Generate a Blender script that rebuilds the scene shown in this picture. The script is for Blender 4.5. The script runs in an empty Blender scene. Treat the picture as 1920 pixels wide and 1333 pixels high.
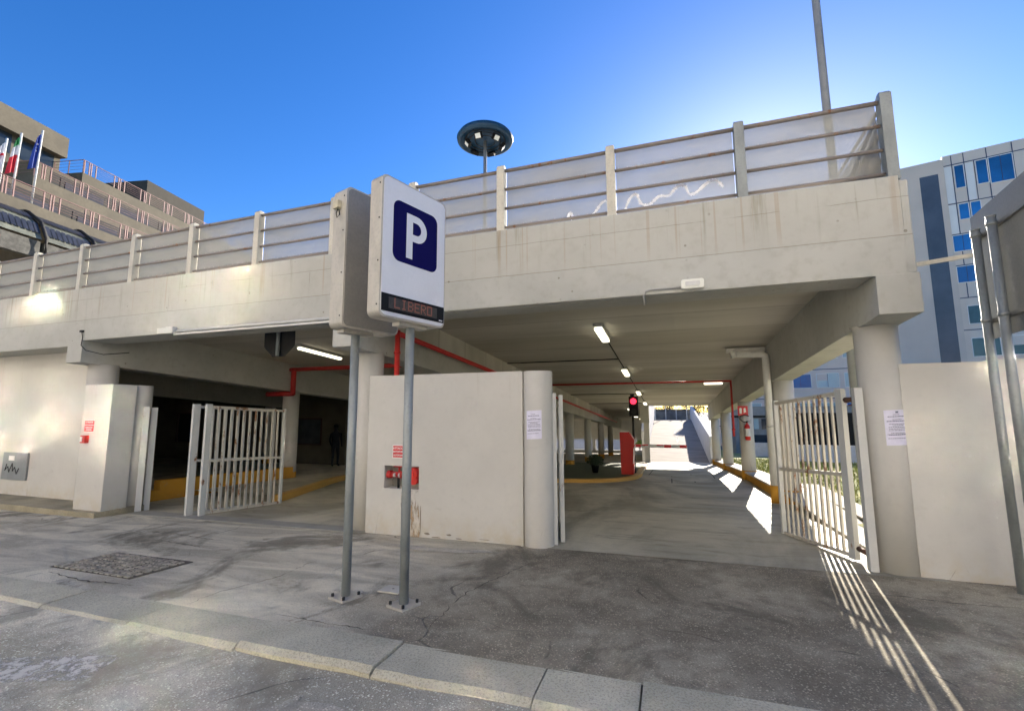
import bpy, bmesh, math, random
from mathutils import Vector, Matrix
random.seed(7)
S = bpy.context.scene
COL = S.collection
R = math.radians

# ------------------------------------------------------------------ camera
YAW, PIT, ROL = .327827, .1215725, -.00399
cy, sy = math.cos(YAW), math.sin(YAW)
fw = Vector((-sy*math.cos(PIT), cy*math.cos(PIT), math.sin(PIT)))
r0 = Vector((cy, sy, 0)); u0 = r0.cross(fw)
rt = r0*math.cos(ROL)+u0*math.sin(ROL); up = -r0*math.sin(ROL)+u0*math.cos(ROL)
cd = bpy.data.cameras.new('camera'); cam = bpy.data.objects.new('camera', cd); COL.objects.link(cam)
cam.matrix_world = Matrix(((rt.x, up.x, -fw.x, 0), (rt.y, up.y, -fw.y, 0), (rt.z, up.z, -fw.z, 1.6), (0, 0, 0, 1)))
cd.sensor_width = 36; cd.lens = 856.37/1920*36; cd.clip_start = .05; cd.clip_end = 3000
S.camera = cam

# ------------------------------------------------------------------ light
SUN_AZ, SUN_EL = R(10.8), R(20.0)
W = bpy.data.worlds.new('World'); S.world = W; W.use_nodes = True
nt = W.node_tree; nt.nodes.clear()
out = nt.nodes.new('ShaderNodeOutputWorld'); bg = nt.nodes.new('ShaderNodeBackground'); sk = nt.nodes.new('ShaderNodeTexSky')
sk.sky_type = 'NISHITA'; sk.sun_disc = False; sk.sun_elevation = SUN_EL; sk.sun_rotation = SUN_AZ
sk.air_density = 1.0; sk.dust_density = 0.45; sk.ozone_density = 3.0; sk.altitude = 800
hs = nt.nodes.new('ShaderNodeHueSaturation'); hs.inputs['Hue'].default_value = .512; hs.inputs['Saturation'].default_value = 1.30; hs.inputs['Value'].default_value = 1.03; nt.links.new(sk.outputs[0], hs.inputs['Color']); nt.links.new(hs.outputs[0], bg.inputs[0]); nt.links.new(bg.outputs[0], out.inputs[0]); bg.inputs[1].default_value = .09
sl = bpy.data.lights.new('sun', 'SUN'); sl.energy = 4.5; sl.angle = R(.5); sl.color = (1, .9, .76)
so = bpy.data.objects.new('sun', sl); COL.objects.link(so)
sd = Vector((math.sin(SUN_AZ)*math.cos(SUN_EL), math.cos(SUN_AZ)*math.cos(SUN_EL), math.sin(SUN_EL)))
so.rotation_euler = sd.to_track_quat('Z', 'Y').to_euler(); so.location = (5, 30, 30)
S.view_settings.view_transform = 'Standard'; S.view_settings.look = 'None'
S.view_settings.exposure = 1.5; S.view_settings.gamma = 1
S.cycles.max_bounces = 8; S.cycles.diffuse_bounces = 5; S.cycles.glossy_bounces = 4
S.cycles.transparent_max_bounces = 16
S.cycles.sample_clamp_indirect = 0; S.cycles.caustics_reflective = True
S.cycles.blur_glossy = 0; S.cycles.use_adaptive_sampling = False; S.cycles.use_light_tree = False

# ------------------------------------------------------------------ node helper
class NB:
    def __init__(s, name):
        s.m = bpy.data.materials.new(name); s.m.use_nodes = True; s.t = s.m.node_tree
        s.b = s.t.nodes['Principled BSDF']; s.o = s.t.nodes['Material Output']
        g = s.t.nodes.new('ShaderNodeNewGeometry'); s.pos = g.outputs['Position']; s.nrm = g.outputs['Normal']
    def n(s, t, **k):
        x = s.t.nodes.new(t)
        for a, v in k.items(): setattr(x, a, v)
        return x
    def put(s, sock, v):
        if isinstance(v, bpy.types.NodeSocket): s.t.links.new(v, sock)
        elif isinstance(v, (tuple, list)) and len(v) == 3 and sock.type == 'RGBA': sock.default_value = (*v, 1)
        else: sock.default_value = v
    def math(s, op, a, b=0., c=0., clamp=False):
        x = s.n('ShaderNodeMath', operation=op, use_clamp=clamp); s.put(x.inputs[0], a); s.put(x.inputs[1], b); s.put(x.inputs[2], c); return x.outputs[0]
    def vmul(s, v, k):
        x = s.n('ShaderNodeVectorMath', operation='MULTIPLY'); s.put(x.inputs[0], v); x.inputs[1].default_value = k; return x.outputs[0]
    def xyz(s, v=None):
        x = s.n('ShaderNodeSeparateXYZ'); s.put(x.inputs[0], v or s.pos); return x.outputs
    def noise(s, scale, v=None, detail=4, rough=.55, dist=0.):
        x = s.n('ShaderNodeTexNoise'); s.put(x.inputs['Vector'], v or s.pos); x.inputs['Scale'].default_value = scale
        x.inputs['Detail'].default_value = detail; x.inputs['Roughness'].default_value = rough; x.inputs['Distortion'].default_value = dist; return x.outputs[0]
    def vor(s, scale, v=None, feat='F1', rnd=1.):
        x = s.n('ShaderNodeTexVoronoi', feature=feat); s.put(x.inputs['Vector'], v or s.pos); x.inputs['Scale'].default_value = scale; x.inputs['Randomness'].default_value = rnd; return x.outputs[0]
    def ramp(s, f, a, b, lo=0., hi=1.):
        x = s.n('ShaderNodeMapRange', interpolation_type='SMOOTHSTEP'); s.put(x.inputs[0], f); x.inputs[1].default_value = a; x.inputs[2].default_value = b
        x.inputs[3].default_value = lo; x.inputs[4].default_value = hi; return x.outputs[0]
    def mix(s, f, a, b, mode='MIX'):
        x = s.n('ShaderNodeMix', data_type='RGBA', blend_type=mode); s.put(x.inputs[0], f); s.put(x.inputs[6], a); s.put(x.inputs[7], b); return x.outputs[2]
    def bump(s, h, st=.3, d=.01, nrm=None):
        x = s.n('ShaderNodeBump'); s.put(x.inputs['Height'], h); x.inputs['Strength'].default_value = st; x.inputs['Distance'].default_value = d
        if nrm: s.put(x.inputs['Normal'], nrm)
        return x.outputs[0]
    def fin(s, col=None, rough=None, nrm=None, metal=None, spec=None):
        if col is not None: s.put(s.b.inputs['Base Color'], col)
        if rough is not None: s.put(s.b.inputs['Roughness'], rough)
        if nrm is not None: s.put(s.b.inputs['Normal'], nrm)
        if metal is not None: s.put(s.b.inputs['Metallic'], metal)
        if spec is not None: s.put(s.b.inputs['Specular IOR Level'], spec)
        return s.m
def sc(c, k): return tuple(max(0, min(1, x*k)) for x in c)

def simple(name, col, rough=.6, var=.12, scale=2.5, metal=0., fine=40, bump=.15, bd=.003, spec=.4):
    b = NB(name); n1 = b.noise(scale); n2 = b.noise(fine, detail=3)
    c = b.mix(b.ramp(n1, .3, .7), sc(col, 1-var), sc(col, 1+var)); c = b.mix(b.ramp(n2, .35, .7, 0, .35), c, sc(col, 1-2*var))
    return b.fin(c, b.math('MULTIPLY_ADD', n1, .12, rough-.06), b.bump(n2, bump, bd), metal, spec)
def emit(name, col, st):
    b = NB(name); b.fin(sc(col, .25), .4); b.put(b.b.inputs['Emission Color'], col); b.b.inputs['Emission Strength'].default_value = st; return b.m

M = {}
# fascia concrete: board lines, drip streaks, pits
b = NB('painted_concrete'); X, Y, Z = b.xyz()
n1 = b.noise(.8, detail=6); n2 = b.noise(9, detail=6); n3 = b.noise(70, detail=3)
st = b.noise(1., b.vmul(b.pos, (7, 7, .35)), detail=5, rough=.65)
c = b.mix(b.ramp(n1, .3, .7), (.42, .417, .38), (.50, .497, .455))
c = b.mix(b.ramp(n2, .45, .75, 0, .35), c, (.35, .33, .28))
band = b.ramp(Z, 3.40, 3.41); c = b.mix(b.math('MULTIPLY', band, .3), c, (.50, .485, .425))
streak = b.math('MULTIPLY', b.ramp(st, .56, .72), b.ramp(Z, 3.2, 4.05)); c = b.mix(b.math('MULTIPLY', streak, .7), c, (.27, .24, .17))
st2 = b.noise(1., b.vmul(b.pos, (16, 16, .12)), detail=2); rust = b.math('MULTIPLY', b.ramp(st2, .62, .67), b.ramp(Z, 3.3, 3.7)); c = b.mix(b.math('MULTIPLY', rust, .3), c, (.35, .22, .11))
wob = b.math('MULTIPLY_ADD', b.noise(3), .02, -.01)
l1 = b.math('LESS_THAN', b.math('ABSOLUTE', b.math('ADD', b.math('SUBTRACT', Z, 3.405), wob)), .005)
l2 = b.math('LESS_THAN', b.math('ABSOLUTE', b.math('ADD', b.math('SUBTRACT', Z, 3.82), wob)), .004)
xm = b.math('ABSOLUTE', b.math('SUBTRACT', b.math('MODULO', b.math('ADD', X, 100.3), 1.05), .5)); l3 = b.math('MULTIPLY', b.math('LESS_THAN', xm, .005), band)
l2 = b.math('MULTIPLY', l2, b.ramp(b.noise(1.2), .42, .5)); l3 = b.math('MULTIPLY', l3, b.ramp(b.noise(2.), .58, .66))
ln = b.math('MAXIMUM', b.math('MAXIMUM', l1, l2), l3); c = b.mix(b.math('MULTIPLY', ln, .5), c, (.2, .17, .12))
pit = b.math('MULTIPLY', b.math('LESS_THAN', b.vor(5.5), .09), b.ramp(b.noise(2.3), .5, .6)); c = b.mix(b.math('MULTIPLY', pit, .6), c, (.17, .14, .10))
h = b.math('SUBTRACT', b.math('MULTIPLY_ADD', n2, .6, b.math('MULTIPLY', n3, .3)), b.math('ADD', ln, pit))
M['conc'] = b.fin(c, .8, b.bump(h, .35, .008), spec=.25)
# ceiling planks
b = NB('precast_ceiling'); X, Y, Z = b.xyz(); n1 = b.noise(.7, b.vmul(b.pos, (.4, 2, 1)), detail=5)
ym = b.math('ABSOLUTE', b.math('SUBTRACT', b.math('MODULO', b.math('ADD', Y, 50.), 1.25), .6)); ln = b.math('LESS_THAN', ym, .014)
c = b.mix(b.ramp(n1, .3, .7), (.45, .43, .385), (.57, .545, .49)); pl = b.noise(.8, b.vmul(b.pos, (0, .8, 0)), detail=0)
c = b.mix(b.ramp(pl, .4, .6, 0, .3), c, (.36, .33, .25)); c = b.mix(b.math('MULTIPLY', ln, .45), c, (.14, .12, .09))
M['ceil'] = b.fin(c, .85, b.bump(b.math('SUBTRACT', n1, ln), .3, .02), spec=.2)
# rendered white walls
def plaster(name, col, dirty=(.50, .44, .33), zb=-.2, zt=.25, amt=.85):
    b = NB(name); X, Y, Z = b.xyz(); n1 = b.noise(1.1, detail=5); n2 = b.noise(14, detail=5); n3 = b.noise(120, detail=2)
    c = b.mix(b.ramp(n1, .3, .7), sc(col, .93), sc(col, 1.03)); c = b.mix(b.ramp(n2, .5, .8, 0, .25), c, sc(col, .8))
    low = b.ramp(Z, zt, zb); sm = b.noise(5, detail=6, rough=.7); dm = b.math('MULTIPLY', low, b.ramp(sm, .35, .7)); c = b.mix(b.math('MULTIPLY', dm, amt), c, dirty)
    stn = b.noise(1.7, b.vmul(b.pos, (1, 1, 2.2)), detail=7, rough=.7); mid = b.math('MULTIPLY', b.ramp(Z, 1.0, .4), b.ramp(stn, .60, .74)); c = b.mix(b.math('MULTIPLY', mid, .55), c, (.38, .35, .30)); drp = b.noise(1., b.vmul(b.pos, (9, 9, .5)), detail=5, rough=.7); c = b.mix(b.math('MULTIPLY', b.ramp(drp, .6, .72), b.ramp(Z, 1.5, 2.15, 0, .3)), c, (.40, .36, .29)); scf = b.noise(6, b.vmul(b.pos, (.6, .6, 2.5)), detail=8, rough=.8); c = b.mix(b.math('MULTIPLY', b.ramp(scf, .66, .7), b.ramp(Z, 1.6, .9, 0, .5)), c, (.25, .23, .2))
    cr = b.vor(1.6, b.vmul(b.pos, (1, 1, .55)), feat='DISTANCE_TO_EDGE'); crk = b.math('MULTIPLY', b.math('LESS_THAN', cr, .004), b.ramp(b.noise(1.5), .55, .62)); crk = b.math('MULTIPLY', crk, low)
    c = b.mix(b.math('MULTIPLY', crk, .6), c, (.2, .16, .12))
    return b.fin(c, .92, b.bump(b.math('MULTIPLY_ADD', n3, .5, n2), .35, .004), spec=.1)
M['white'] = plaster('white_render', (.55, .533, .49))
M['cold_white'] = plaster('cool_white_render', (.66, .66, .65), amt=.3)
M['colpaint'] = plaster('column_paint', (.54, .525, .485), amt=.3)
# asphalt
def asphalt(name, c1, c2, patch=None, crack=True, left=None):
    b = NB(name); n1 = b.noise(.55, detail=6, rough=.6); n2 = b.noise(5, detail=6, rough=.65); g1 = b.vor(55); g2 = b.noise(130, detail=2)
    c = b.mix(b.ramp(n1, .38, .62), c1, c2); c = b.mix(b.ramp(n2, .42, .68, 0, .6), c, sc(c1, .72))
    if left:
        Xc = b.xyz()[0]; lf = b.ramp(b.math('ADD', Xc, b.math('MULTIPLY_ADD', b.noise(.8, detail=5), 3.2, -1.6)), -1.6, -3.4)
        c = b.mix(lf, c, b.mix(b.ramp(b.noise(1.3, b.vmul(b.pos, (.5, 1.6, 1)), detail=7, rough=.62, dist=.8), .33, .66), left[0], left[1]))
    stone = b.math('LESS_THAN', g1, .33); rnd = b.noise(23, detail=1); c = b.mix(b.math('MULTIPLY', stone, b.ramp(rnd, .3, .7, 0, .8)), c, sc(c2, 1.5))
    c = b.mix(b.ramp(g2, .5, .75, 0, .75), c, sc(c1, .4)); big = b.noise(.9, b.vmul(b.pos, (1, .7, 1)), detail=8, rough=.7, dist=.6); c = b.mix(b.ramp(big, .50, .62, 0, .7), c, sc(c1, .55)); stn2 = b.noise(2.6, detail=8, rough=.75, dist=1.5); c = b.mix(b.ramp(stn2, .6, .7, 0, .45), c, sc(c2, 1.25))
    spot = b.math('MULTIPLY', b.math('LESS_THAN', b.vor(3.1), .035), b.ramp(b.noise(1.1), .45, .55)); c = b.mix(spot, c, (.45, .42, .38))
    h = b.math('MULTIPLY_ADD', g1, -.5, g2)
    if crack:
        v = b.n('ShaderNodeVectorMath', operation='ADD'); b.put(v.inputs[0], b.pos); nx = b.n('ShaderNodeTexNoise'); nx.inputs['Scale'].default_value = 1.3; b.put(nx.inputs['Vector'], b.pos)
        v2 = b.n('ShaderNodeVectorMath', operation='SCALE'); b.put(v2.inputs[0], nx.outputs[1]); v2.inputs[3].default_value = .7; b.put(v.inputs[1], v2.outputs[0])
        cr = b.vor(.42, v.outputs[0], feat='DISTANCE_TO_EDGE'); crk = b.math('MULTIPLY', b.ramp(cr, .006, .001), b.ramp(b.noise(2.), .46, .6)); c = b.mix(b.math('MULTIPLY', crk, .6), c, (.05, .045, .035)); h = b.math('SUBTRACT', h, b.math('MULTIPLY', crk, 2.))
    return b.fin(c, .85, b.bump(h, .8, .006), spec=.3)
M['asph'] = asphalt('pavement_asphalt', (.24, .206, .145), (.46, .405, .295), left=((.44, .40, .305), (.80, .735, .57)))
M['road'] = asphalt('road_asphalt', (.42, .385, .295), (.76, .70, .545))
# smooth garage floor
b = NB('garage_floor_concrete'); n1 = b.noise(.45, b.vmul(b.pos, (1, .6, 1)), detail=7, rough=.62, dist=1.2); n2 = b.noise(2.5, b.vmul(b.pos, (.5, 2, 1)), detail=6, rough=.6, dist=.8); n3 = b.noise(60, detail=3)
c = b.mix(b.ramp(n1, .35, .65), (.30, .28, .215), (.58, .54, .42)); c = b.mix(b.ramp(n2, .52, .72, 0, .55), c, (.17, .16, .135)); c = b.mix(b.ramp(b.noise(1.1, dist=2.), .62, .68, 0, .35), c, (.33, .31, .26))
c = b.mix(b.ramp(n3, .5, .8, 0, .3), c, (.1, .1, .09))
M['floor'] = b.fin(c, b.ramp(n2, .3, .7, .55, .8), b.bump(n3, .2, .003), spec=.4)
# kerb stone
b = NB('granite_kerb'); n1 = b.noise(1.8, detail=5); n2 = b.noise(70, detail=5, rough=.8); n3 = b.vor(60)
c = b.mix(b.ramp(n1, .3, .7), (.45, .42, .31), (.64, .60, .45)); c = b.mix(b.ramp(n2, .47, .62, 0, .55), c, (.17, .155, .13)); c = b.mix(b.math('MULTIPLY', b.math('LESS_THAN', n3, .25), .4), c, (.5, .48, .44))
M['kerb'] = b.fin(c, .8, b.bump(n2, .7, .006), spec=.3)
# steel etc
def galv(name, col=(.36, .385, .38), metal=.35):
    b = NB(name); v = b.vor(28); n = b.noise(5, b.vmul(b.pos, (1, 1, .4)), detail=5)
    c = b.mix(b.ramp(v, .1, .6, 0, .5), col, sc(col, 1.3)); c = b.mix(b.ramp(n, .4, .75, 0, .6), c, sc(col, .62)); c = b.mix(b.ramp(b.noise(2.2, detail=6), .62, .8, 0, .35), c, (.3, .24, .16))
    return b.fin(c, b.ramp(v, 0, .7, .38, .6), b.bump(n, .1, .003), metal)
M['galv'] = galv('galvanised_steel', (.27, .29, .285))
M['alu'] = galv('weathered_aluminium', (.46, .43, .37), .35)
M['cabinetback'] = simple('stained_grey_cabinet', (.24, .225, .20), .55, .12, 1.5, .2)
M['signback'] = simple('grey_sheet_back', (.20, .195, .18), .5, .1, 1.2, .3)
def rusty(name, col, amt=.5):
    b = NB(name); n = b.noise(7, b.vmul(b.pos, (1, 1, .45)), detail=7, rough=.7); f = b.noise(60, detail=4)
    r = b.math('MULTIPLY', b.ramp(n, .66-amt*.18, .72-amt*.12), 1.); c = b.mix(b.ramp(f, .3, .7, 0, .3), col, sc(col, .8)); c = b.mix(r, c, (.27, .13, .06)); c = b.mix(b.math('MULTIPLY', r, b.ramp(f, .5, .6, 0, .7)), c, (.12, .06, .03))
    return b.fin(c, b.ramp(r, 0, 1, .5, .85), b.bump(b.math('ADD', r, f), .35, .002))
M['gate'] = rusty('flaking_cream_paint', (.56, .52, .44), .7)
M['gatesmooth'] = rusty('white_painted_steel', (.55, .55, .52), .2)
M['rail'] = rusty('brown_rail_paint', (.24, .205, .18), .5)
M['railpost'] = galv('pale_railing_post', (.52, .49, .41), .1)
M['red'] = simple('red_pipe_paint', (.52, .035, .03), .45, .12)
M['redbox'] = simple('red_lacquer', (.52, .022, .014), .38, .08, 1.5)
M['redsign'] = simple('red_sign_face', (.60, .03, .035), .4, .05)
M['yellow'] = plaster('yellow_plinth_paint', (.62, .31, .045), (.28, .15, .05), -.5, .1, .4)
M['ykerb'] = rusty('worn_yellow_kerb', (.58, .33, .06), .15)
M['green'] = simple('green_floor_paint', (.075, .10, .055), .6, .25, 1.)
M['black'] = simple('black_plastic', (.009, .009, .01), .6, .2, spec=.2)
M['dark'] = simple('dark_metal', (.03, .03, .03), .7, .2, spec=.2)
M['pvc'] = simple('white_pvc', (.66, .655, .62), .5, .07, 4)
M['greypvc'] = simple('grey_conduit', (.42, .415, .39), .5, .07, 4)
M['greybox'] = simple('grey_enamel', (.23, .24, .24), .5, .1, 4)
M['signwhite'] = simple('white_sign_face', (.74, .745, .78), .35, .03, 2)
M['navy'] = simple('navy_sign_blue', (.003, .002, .075), .75, .05, 3, spec=.15)
M['ink'] = simple('printed_ink', (.13, .13, .2), .7, .1)
M['paper'] = simple('plastic_sleeved_paper', (.68, .66, .78), .3, .05, 14)
M['whiteink'] = simple('white_ink', (.8, .75, .72), .6, .03)
M['lamp'] = emit('lamp_diffuser', (1, .93, .68), 1.6)
M['offlamp'] = simple('white_diffuser', (.80, .80, .72), .35, .03)
M['redlamp'] = emit('red_signal_glow', (1, .02, .05), 1.4)
M['led'] = emit('amber_led_dots', (.75, .28, .17), .05)
M['ledoff'] = simple('led_matrix_back', (.045, .042, .038), .5, .2, 30)
M['soil'] = simple('soil', (.06, .045, .03), .95, .3)
b = NB('worn_white_paint'); n = b.noise(7, detail=8, rough=.8); b.put(b.b.inputs['Alpha'], b.ramp(n, .56, .44)); b.fin((.62, .59, .52), .85); M['line'] = b.m
M['stone'] = simple('brutalist_concrete', (.135, .118, .085), .85, .16, .7, fine=6)
M['darkstone'] = simple('dark_precast', (.05, .045, .035), .85, .2, .7, fine=3)
M['bglass'] = simple('dark_window_glass', (.03, .04, .05), .12, .1, .3, bump=0)
M['shutter'] = simple('blue_grey_shutter', (.07, .072, .09), .9, .08, spec=.1)
M['pinkrail'] = simple('dusty_red_railing', (.30, .17, .15), .55, .1)
M['darkrail'] = simple('dark_red_railing', (.16, .06, .055), .55, .1)
M['blueglass'] = simple('blue_mirror_glass', (.008, .17, .46), .3, .45, .12, bump=0)
M['paleglass'] = simple('pale_reflecting_glass', (.38, .50, .50), .15, .2, .2, bump=0)
M['cladding'] = simple('grey_blue_cladding', (.74, .60, .48), .5, .04, .3)
M['cladlight'] = simple('pale_cladding', (.85, .78, .70), .5, .04, .3)
M['mull'] = simple('dark_blue_joint', (.05, .06, .11), .5, .05)
M['bstone'] = simple('grey_stone_frame', (.68, .55, .44), .8, .06, .3)
M['stair'] = simple('slate_glazing', (.075, .085, .105), .3, .25, .3)
M['bark'] = simple('bark', (.13, .10, .075), .9, .25, 8)
M['leaf'] = simple('leaf', (.075, .13, .03), .6, .4, 3)
M['grayleaf'] = simple('dry_twig_foliage', (.028, .028, .03), .8, .3, 3)
M['skin'] = simple('skin', (.45, .28, .2), .5, .05)
M['cloth'] = simple('black_cloth', (.015, .015, .02), .9, .2)
M['solar'] = simple('solar_cell', (.015, .02, .035), .4, .3, 3, bump=0)
M['canopy'] = simple('canopy_glass', (.13, .14, .11), .5, .5, 1.2)
# lawn
b = NB('dry_lawn'); n1 = b.noise(1.2, detail=6); n2 = b.noise(30, detail=4, rough=.7)
c = b.mix(b.ramp(n1, .35, .65), (.24, .28, .07), (.46, .42, .15)); c = b.mix(b.ramp(n2, .45, .65, 0, .7), c, (.05, .05, .02)); M['lawn'] = b.fin(c, .95, b.bump(n2, 1., .03))
M['blade'] = simple('grass_blade', (.36, .38, .10), .8, .4, 2)
# ramp
b = NB('ramp_concrete'); X, Y, Z = b.xyz(); n = b.noise(1.4, b.vmul(b.pos, (.5, 3, 1)), detail=6); gr = b.math('MODULO', b.math('ADD', Y, 10.), .3); c = b.mix(b.ramp(n, .35, .65), (.22, .185, .15), (.31, .27, .22)); c = b.mix(b.math('MULTIPLY', b.math('LESS_THAN', gr, .05), .35), c, (.09, .075, .06))
M['ramp'] = b.fin(c, .85, b.bump(n, .4, .01))
M['earth'] = asphalt('far_ground', (.15, .14, .12), (.22, .21, .18), crack=False)
# frosted railing panels
b = NB('frosted_panel'); t = b.t; n = b.noise(1.2, b.vmul(b.pos, (.6, .6, 2)), detail=5); n2 = b.noise(40, detail=3)
tr = b.n('ShaderNodeBsdfTransparent'); b.put(tr.inputs[0], (.86, .88, .90)); df = b.n('ShaderNodeBsdfTranslucent'); b.put(df.inputs[0], (.17, .185, .20)); d2 = b.n('ShaderNodeBsdfDiffuse'); b.put(d2.inputs[0], (.46, .43, .36))
m1 = b.n('ShaderNodeMixShader'); m1.inputs[0].default_value = .55; t.links.new(df.outputs[0], m1.inputs[1]); t.links.new(d2.outputs[0], m1.inputs[2])
m2 = b.n('ShaderNodeMixShader'); b.put(m2.inputs[0], b.ramp(n, .3, .75, .50, .72)); t.links.new(tr.outputs[0], m2.inputs[1]); t.links.new(m1.outputs[0], m2.inputs[2]); t.links.new(m2.outputs[0], b.o.inputs[0]); M['frost'] = b.m
# reflecting glass of the facade across the street
b = NB('street_window_glass'); gb = b.n('ShaderNodeBsdfGlossy', distribution='BECKMANN'); gb.inputs['Roughness'].default_value = .085; b.put(gb.inputs['Color'], (.68, .68, .66)); wv = b.noise(1.6, detail=1); b.put(gb.inputs['Normal'], b.bump(wv, 1., .009)); b.t.links.new(gb.outputs[0], b.o.inputs[0]); M['mirror'] = b.m
M['opp'] = simple('sunlit_pale_facade', (.68, .64, .57), .85, .05, .4)

# ------------------------------------------------------------------ mesh helper
class MB:
    def __init__(s): s.v = []; s.f = []; s.sm = []
    def add(s, vs, fs, smooth=False):
        o = len(s.v); s.v += [Vector(v) for v in vs]; s.f += [tuple(i+o for i in f) for f in fs]; s.sm += [smooth]*len(fs); return s
    def box(s, x0, x1, y0, y1, z0, z1, fn=None):
        vs = [(x, y, z) for x in (x0, x1) for y in (y0, y1) for z in (z0, z1)]
        if fn: vs = [fn(*v) for v in vs]
        return s.add(vs, [(0, 1, 3, 2), (4, 6, 7, 5), (0, 4, 5, 1), (2, 3, 7, 6), (0, 2, 6, 4), (1, 5, 7, 3)])
    def obox(s, c, ax, ay, hx, hy, z0, z1):   # oriented box, ax, ay horizontal unit dirs
        c = Vector((c[0], c[1], 0)); ax = Vector(ax); ay = Vector(ay); vs = []
        for i in (-1, 1):
            for j in (-1, 1):
                for z in (z0, z1): p = c+ax*hx*i+ay*hy*j; vs.append((p.x, p.y, z))
        return s.add(vs, [(0, 1, 3, 2), (4, 6, 7, 5), (0, 4, 5, 1), (2, 3, 7, 6), (0, 2, 6, 4), (1, 5, 7, 3)])
    def bar(s, a, b_, w, h=None, up=(0, 0, 1)):
        a = Vector(a); b_ = Vector(b_); h = h or w; d = (b_-a).normalized(); upv = Vector(up)
        if abs(d.dot(upv)) > .98: upv = Vector((0, 1, 0))
        x = d.cross(upv).normalized(); y = x.cross(d)
        vs = [p+x*w/2*i+y*h/2*j for p in (a, b_) for i in (-1, 1) for j in (-1, 1)]
        return s.add(vs, [(0, 1, 3, 2), (4, 6, 7, 5), (0, 4, 5, 1), (2, 3, 7, 6), (0, 2, 6, 4), (1, 5, 7, 3)])
    def cyl(s, a, b_, r, r2=None, n=20, caps=True):
        a = Vector(a); b_ = Vector(b_); r2 = r if r2 is None else r2; d = (b_-a).normalized(); x = d.orthogonal().normalized(); y = d.cross(x); vs = []
        for p, q in ((a, r), (b_, r2)):
            for i in range(n): t = 2*math.pi*i/n; vs.append(p+(x*math.cos(t)+y*math.sin(t))*q)
        s.add(vs, [(i, (i+1) % n, n+(i+1) % n, n+i) for i in range(n)], True)
        if caps: s.add(vs[:n], [tuple(range(n))[::-1]]); s.add(vs[n:], [tuple(range(n))])
        return s
    def tube(s, pts, r, n=10):
        pts = [Vector(p) for p in pts]; rings = []
        for i, p in enumerate(pts):
            d = (pts[min(i+1, len(pts)-1)]-pts[max(i-1, 0)]).normalized(); x = d.cross(Vector((.31, .17, .93))).normalized(); y = d.cross(x); rings.append([p+(x*math.cos(2*math.pi*k/n)+y*math.sin(2*math.pi*k/n))*r for k in range(n)])
        vs = [v for g in rings for v in g]; s.add(vs, [(i*n+k, i*n+(k+1) % n, (i+1)*n+(k+1) % n, (i+1)*n+k) for i in range(len(pts)-1) for k in range(n)], True)
        s.add(rings[0], [tuple(range(n))]); s.add(rings[-1], [tuple(range(n))]); return s
    def lathe(s, c, prof, n=28):
        vs = [(c[0]+r*math.cos(2*math.pi*k/n), c[1]+r*math.sin(2*math.pi*k/n), c[2]+z) for r, z in prof for k in range(n)]
        s.add(vs, [(i*n+k, i*n+(k+1) % n, (i+1)*n+(k+1) % n, (i+1)*n+k) for i in range(len(prof)-1) for k in range(n)], True); return s
    def prism(s, poly, e0, e1, fn):   # poly list of 2d, fn(a,b,e)->xyz
        n = len(poly); vs = [fn(a, b_, e0) for a, b_ in poly]+[fn(a, b_, e1) for a, b_ in poly]
        return s.add(vs, [tuple(range(n))[::-1], tuple(range(n, 2*n))]+[(i, (i+1) % n, n+(i+1) % n, n+i) for i in range(n)])
OFF = {}
def link(name, mb, mat, parent=None, bevel=0, base=None):
    off = OFF.get(parent.name, Vector((0, 0, 0))) if parent else Vector(base or (0, 0, 0))
    me = bpy.data.meshes.new(name); me.from_pydata([v-off for v in mb.v], [], mb.f)
    for p, sm in zip(me.polygons, mb.sm): p.use_smooth = sm
    bm = bmesh.new(); bm.from_mesh(me); bmesh.ops.remove_doubles(bm, verts=bm.verts, dist=1e-5); bmesh.ops.recalc_face_normals(bm, faces=bm.faces)
    if bevel:
        es = [e for e in bm.edges if e.is_manifold and e.calc_face_angle(0) > .6]
        bmesh.ops.bevel(bm, geom=es, offset=bevel, segments=2, affect='EDGES', profile=.6)
    bm.to_mesh(me); bm.free(); me.materials.append(M[mat] if isinstance(mat, str) else mat)
    o = bpy.data.objects.new(name, me); COL.objects.link(o)
    if parent: o.parent = parent
    else: o.location = off
    OFF[o.name] = off; return o
def thing(name, label, cat, loc, group=None):
    o = bpy.data.objects.new(name, None); COL.objects.link(o); o.location = loc; o.empty_display_size = .2
    o['label'] = label; o['category'] = cat
    if group: o['group'] = group
    OFF[o.name] = Vector(loc); return o
def tag(o, label, cat, group=None):
    o['label'] = label; o['category'] = cat
    if group: o['group'] = group
    return o
def struct(o): o['kind'] = 'structure'; return o
def dup(root, loc, label=None):
    r = root.copy(); COL.objects.link(r); r.location = loc
    if label: r['label'] = label
    for ch in list(root.children):
        c = ch.copy(); COL.objects.link(c); c.parent = r
        for g_ in ch.children: d = g_.copy(); COL.objects.link(d); d.parent = c
    return r
def text_mb(txt, size, origin, xdir, zdir=(0, 0, 1), bold=0., th=.002, align='CENTER'):
    cu = bpy.data.curves.new('t', 'FONT'); cu.body = txt; cu.size = size; cu.align_x = align; cu.offset = bold; cu.extrude = th
    ob = bpy.data.objects.new('t', cu); COL.objects.link(ob); dg = bpy.context.evaluated_depsgraph_get(); me = ob.evaluated_get(dg).to_mesh()
    x = Vector(xdir).normalized(); z = Vector(zdir); n = x.cross(z); o = Vector(origin)
    mb = MB(); mb.add([o+x*v.co.x+z*v.co.y+n*v.co.z for v in me.vertices], [tuple(p.vertices) for p in me.polygons]); bpy.data.objects.remove(ob); bpy.data.curves.remove(cu); return mb

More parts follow.
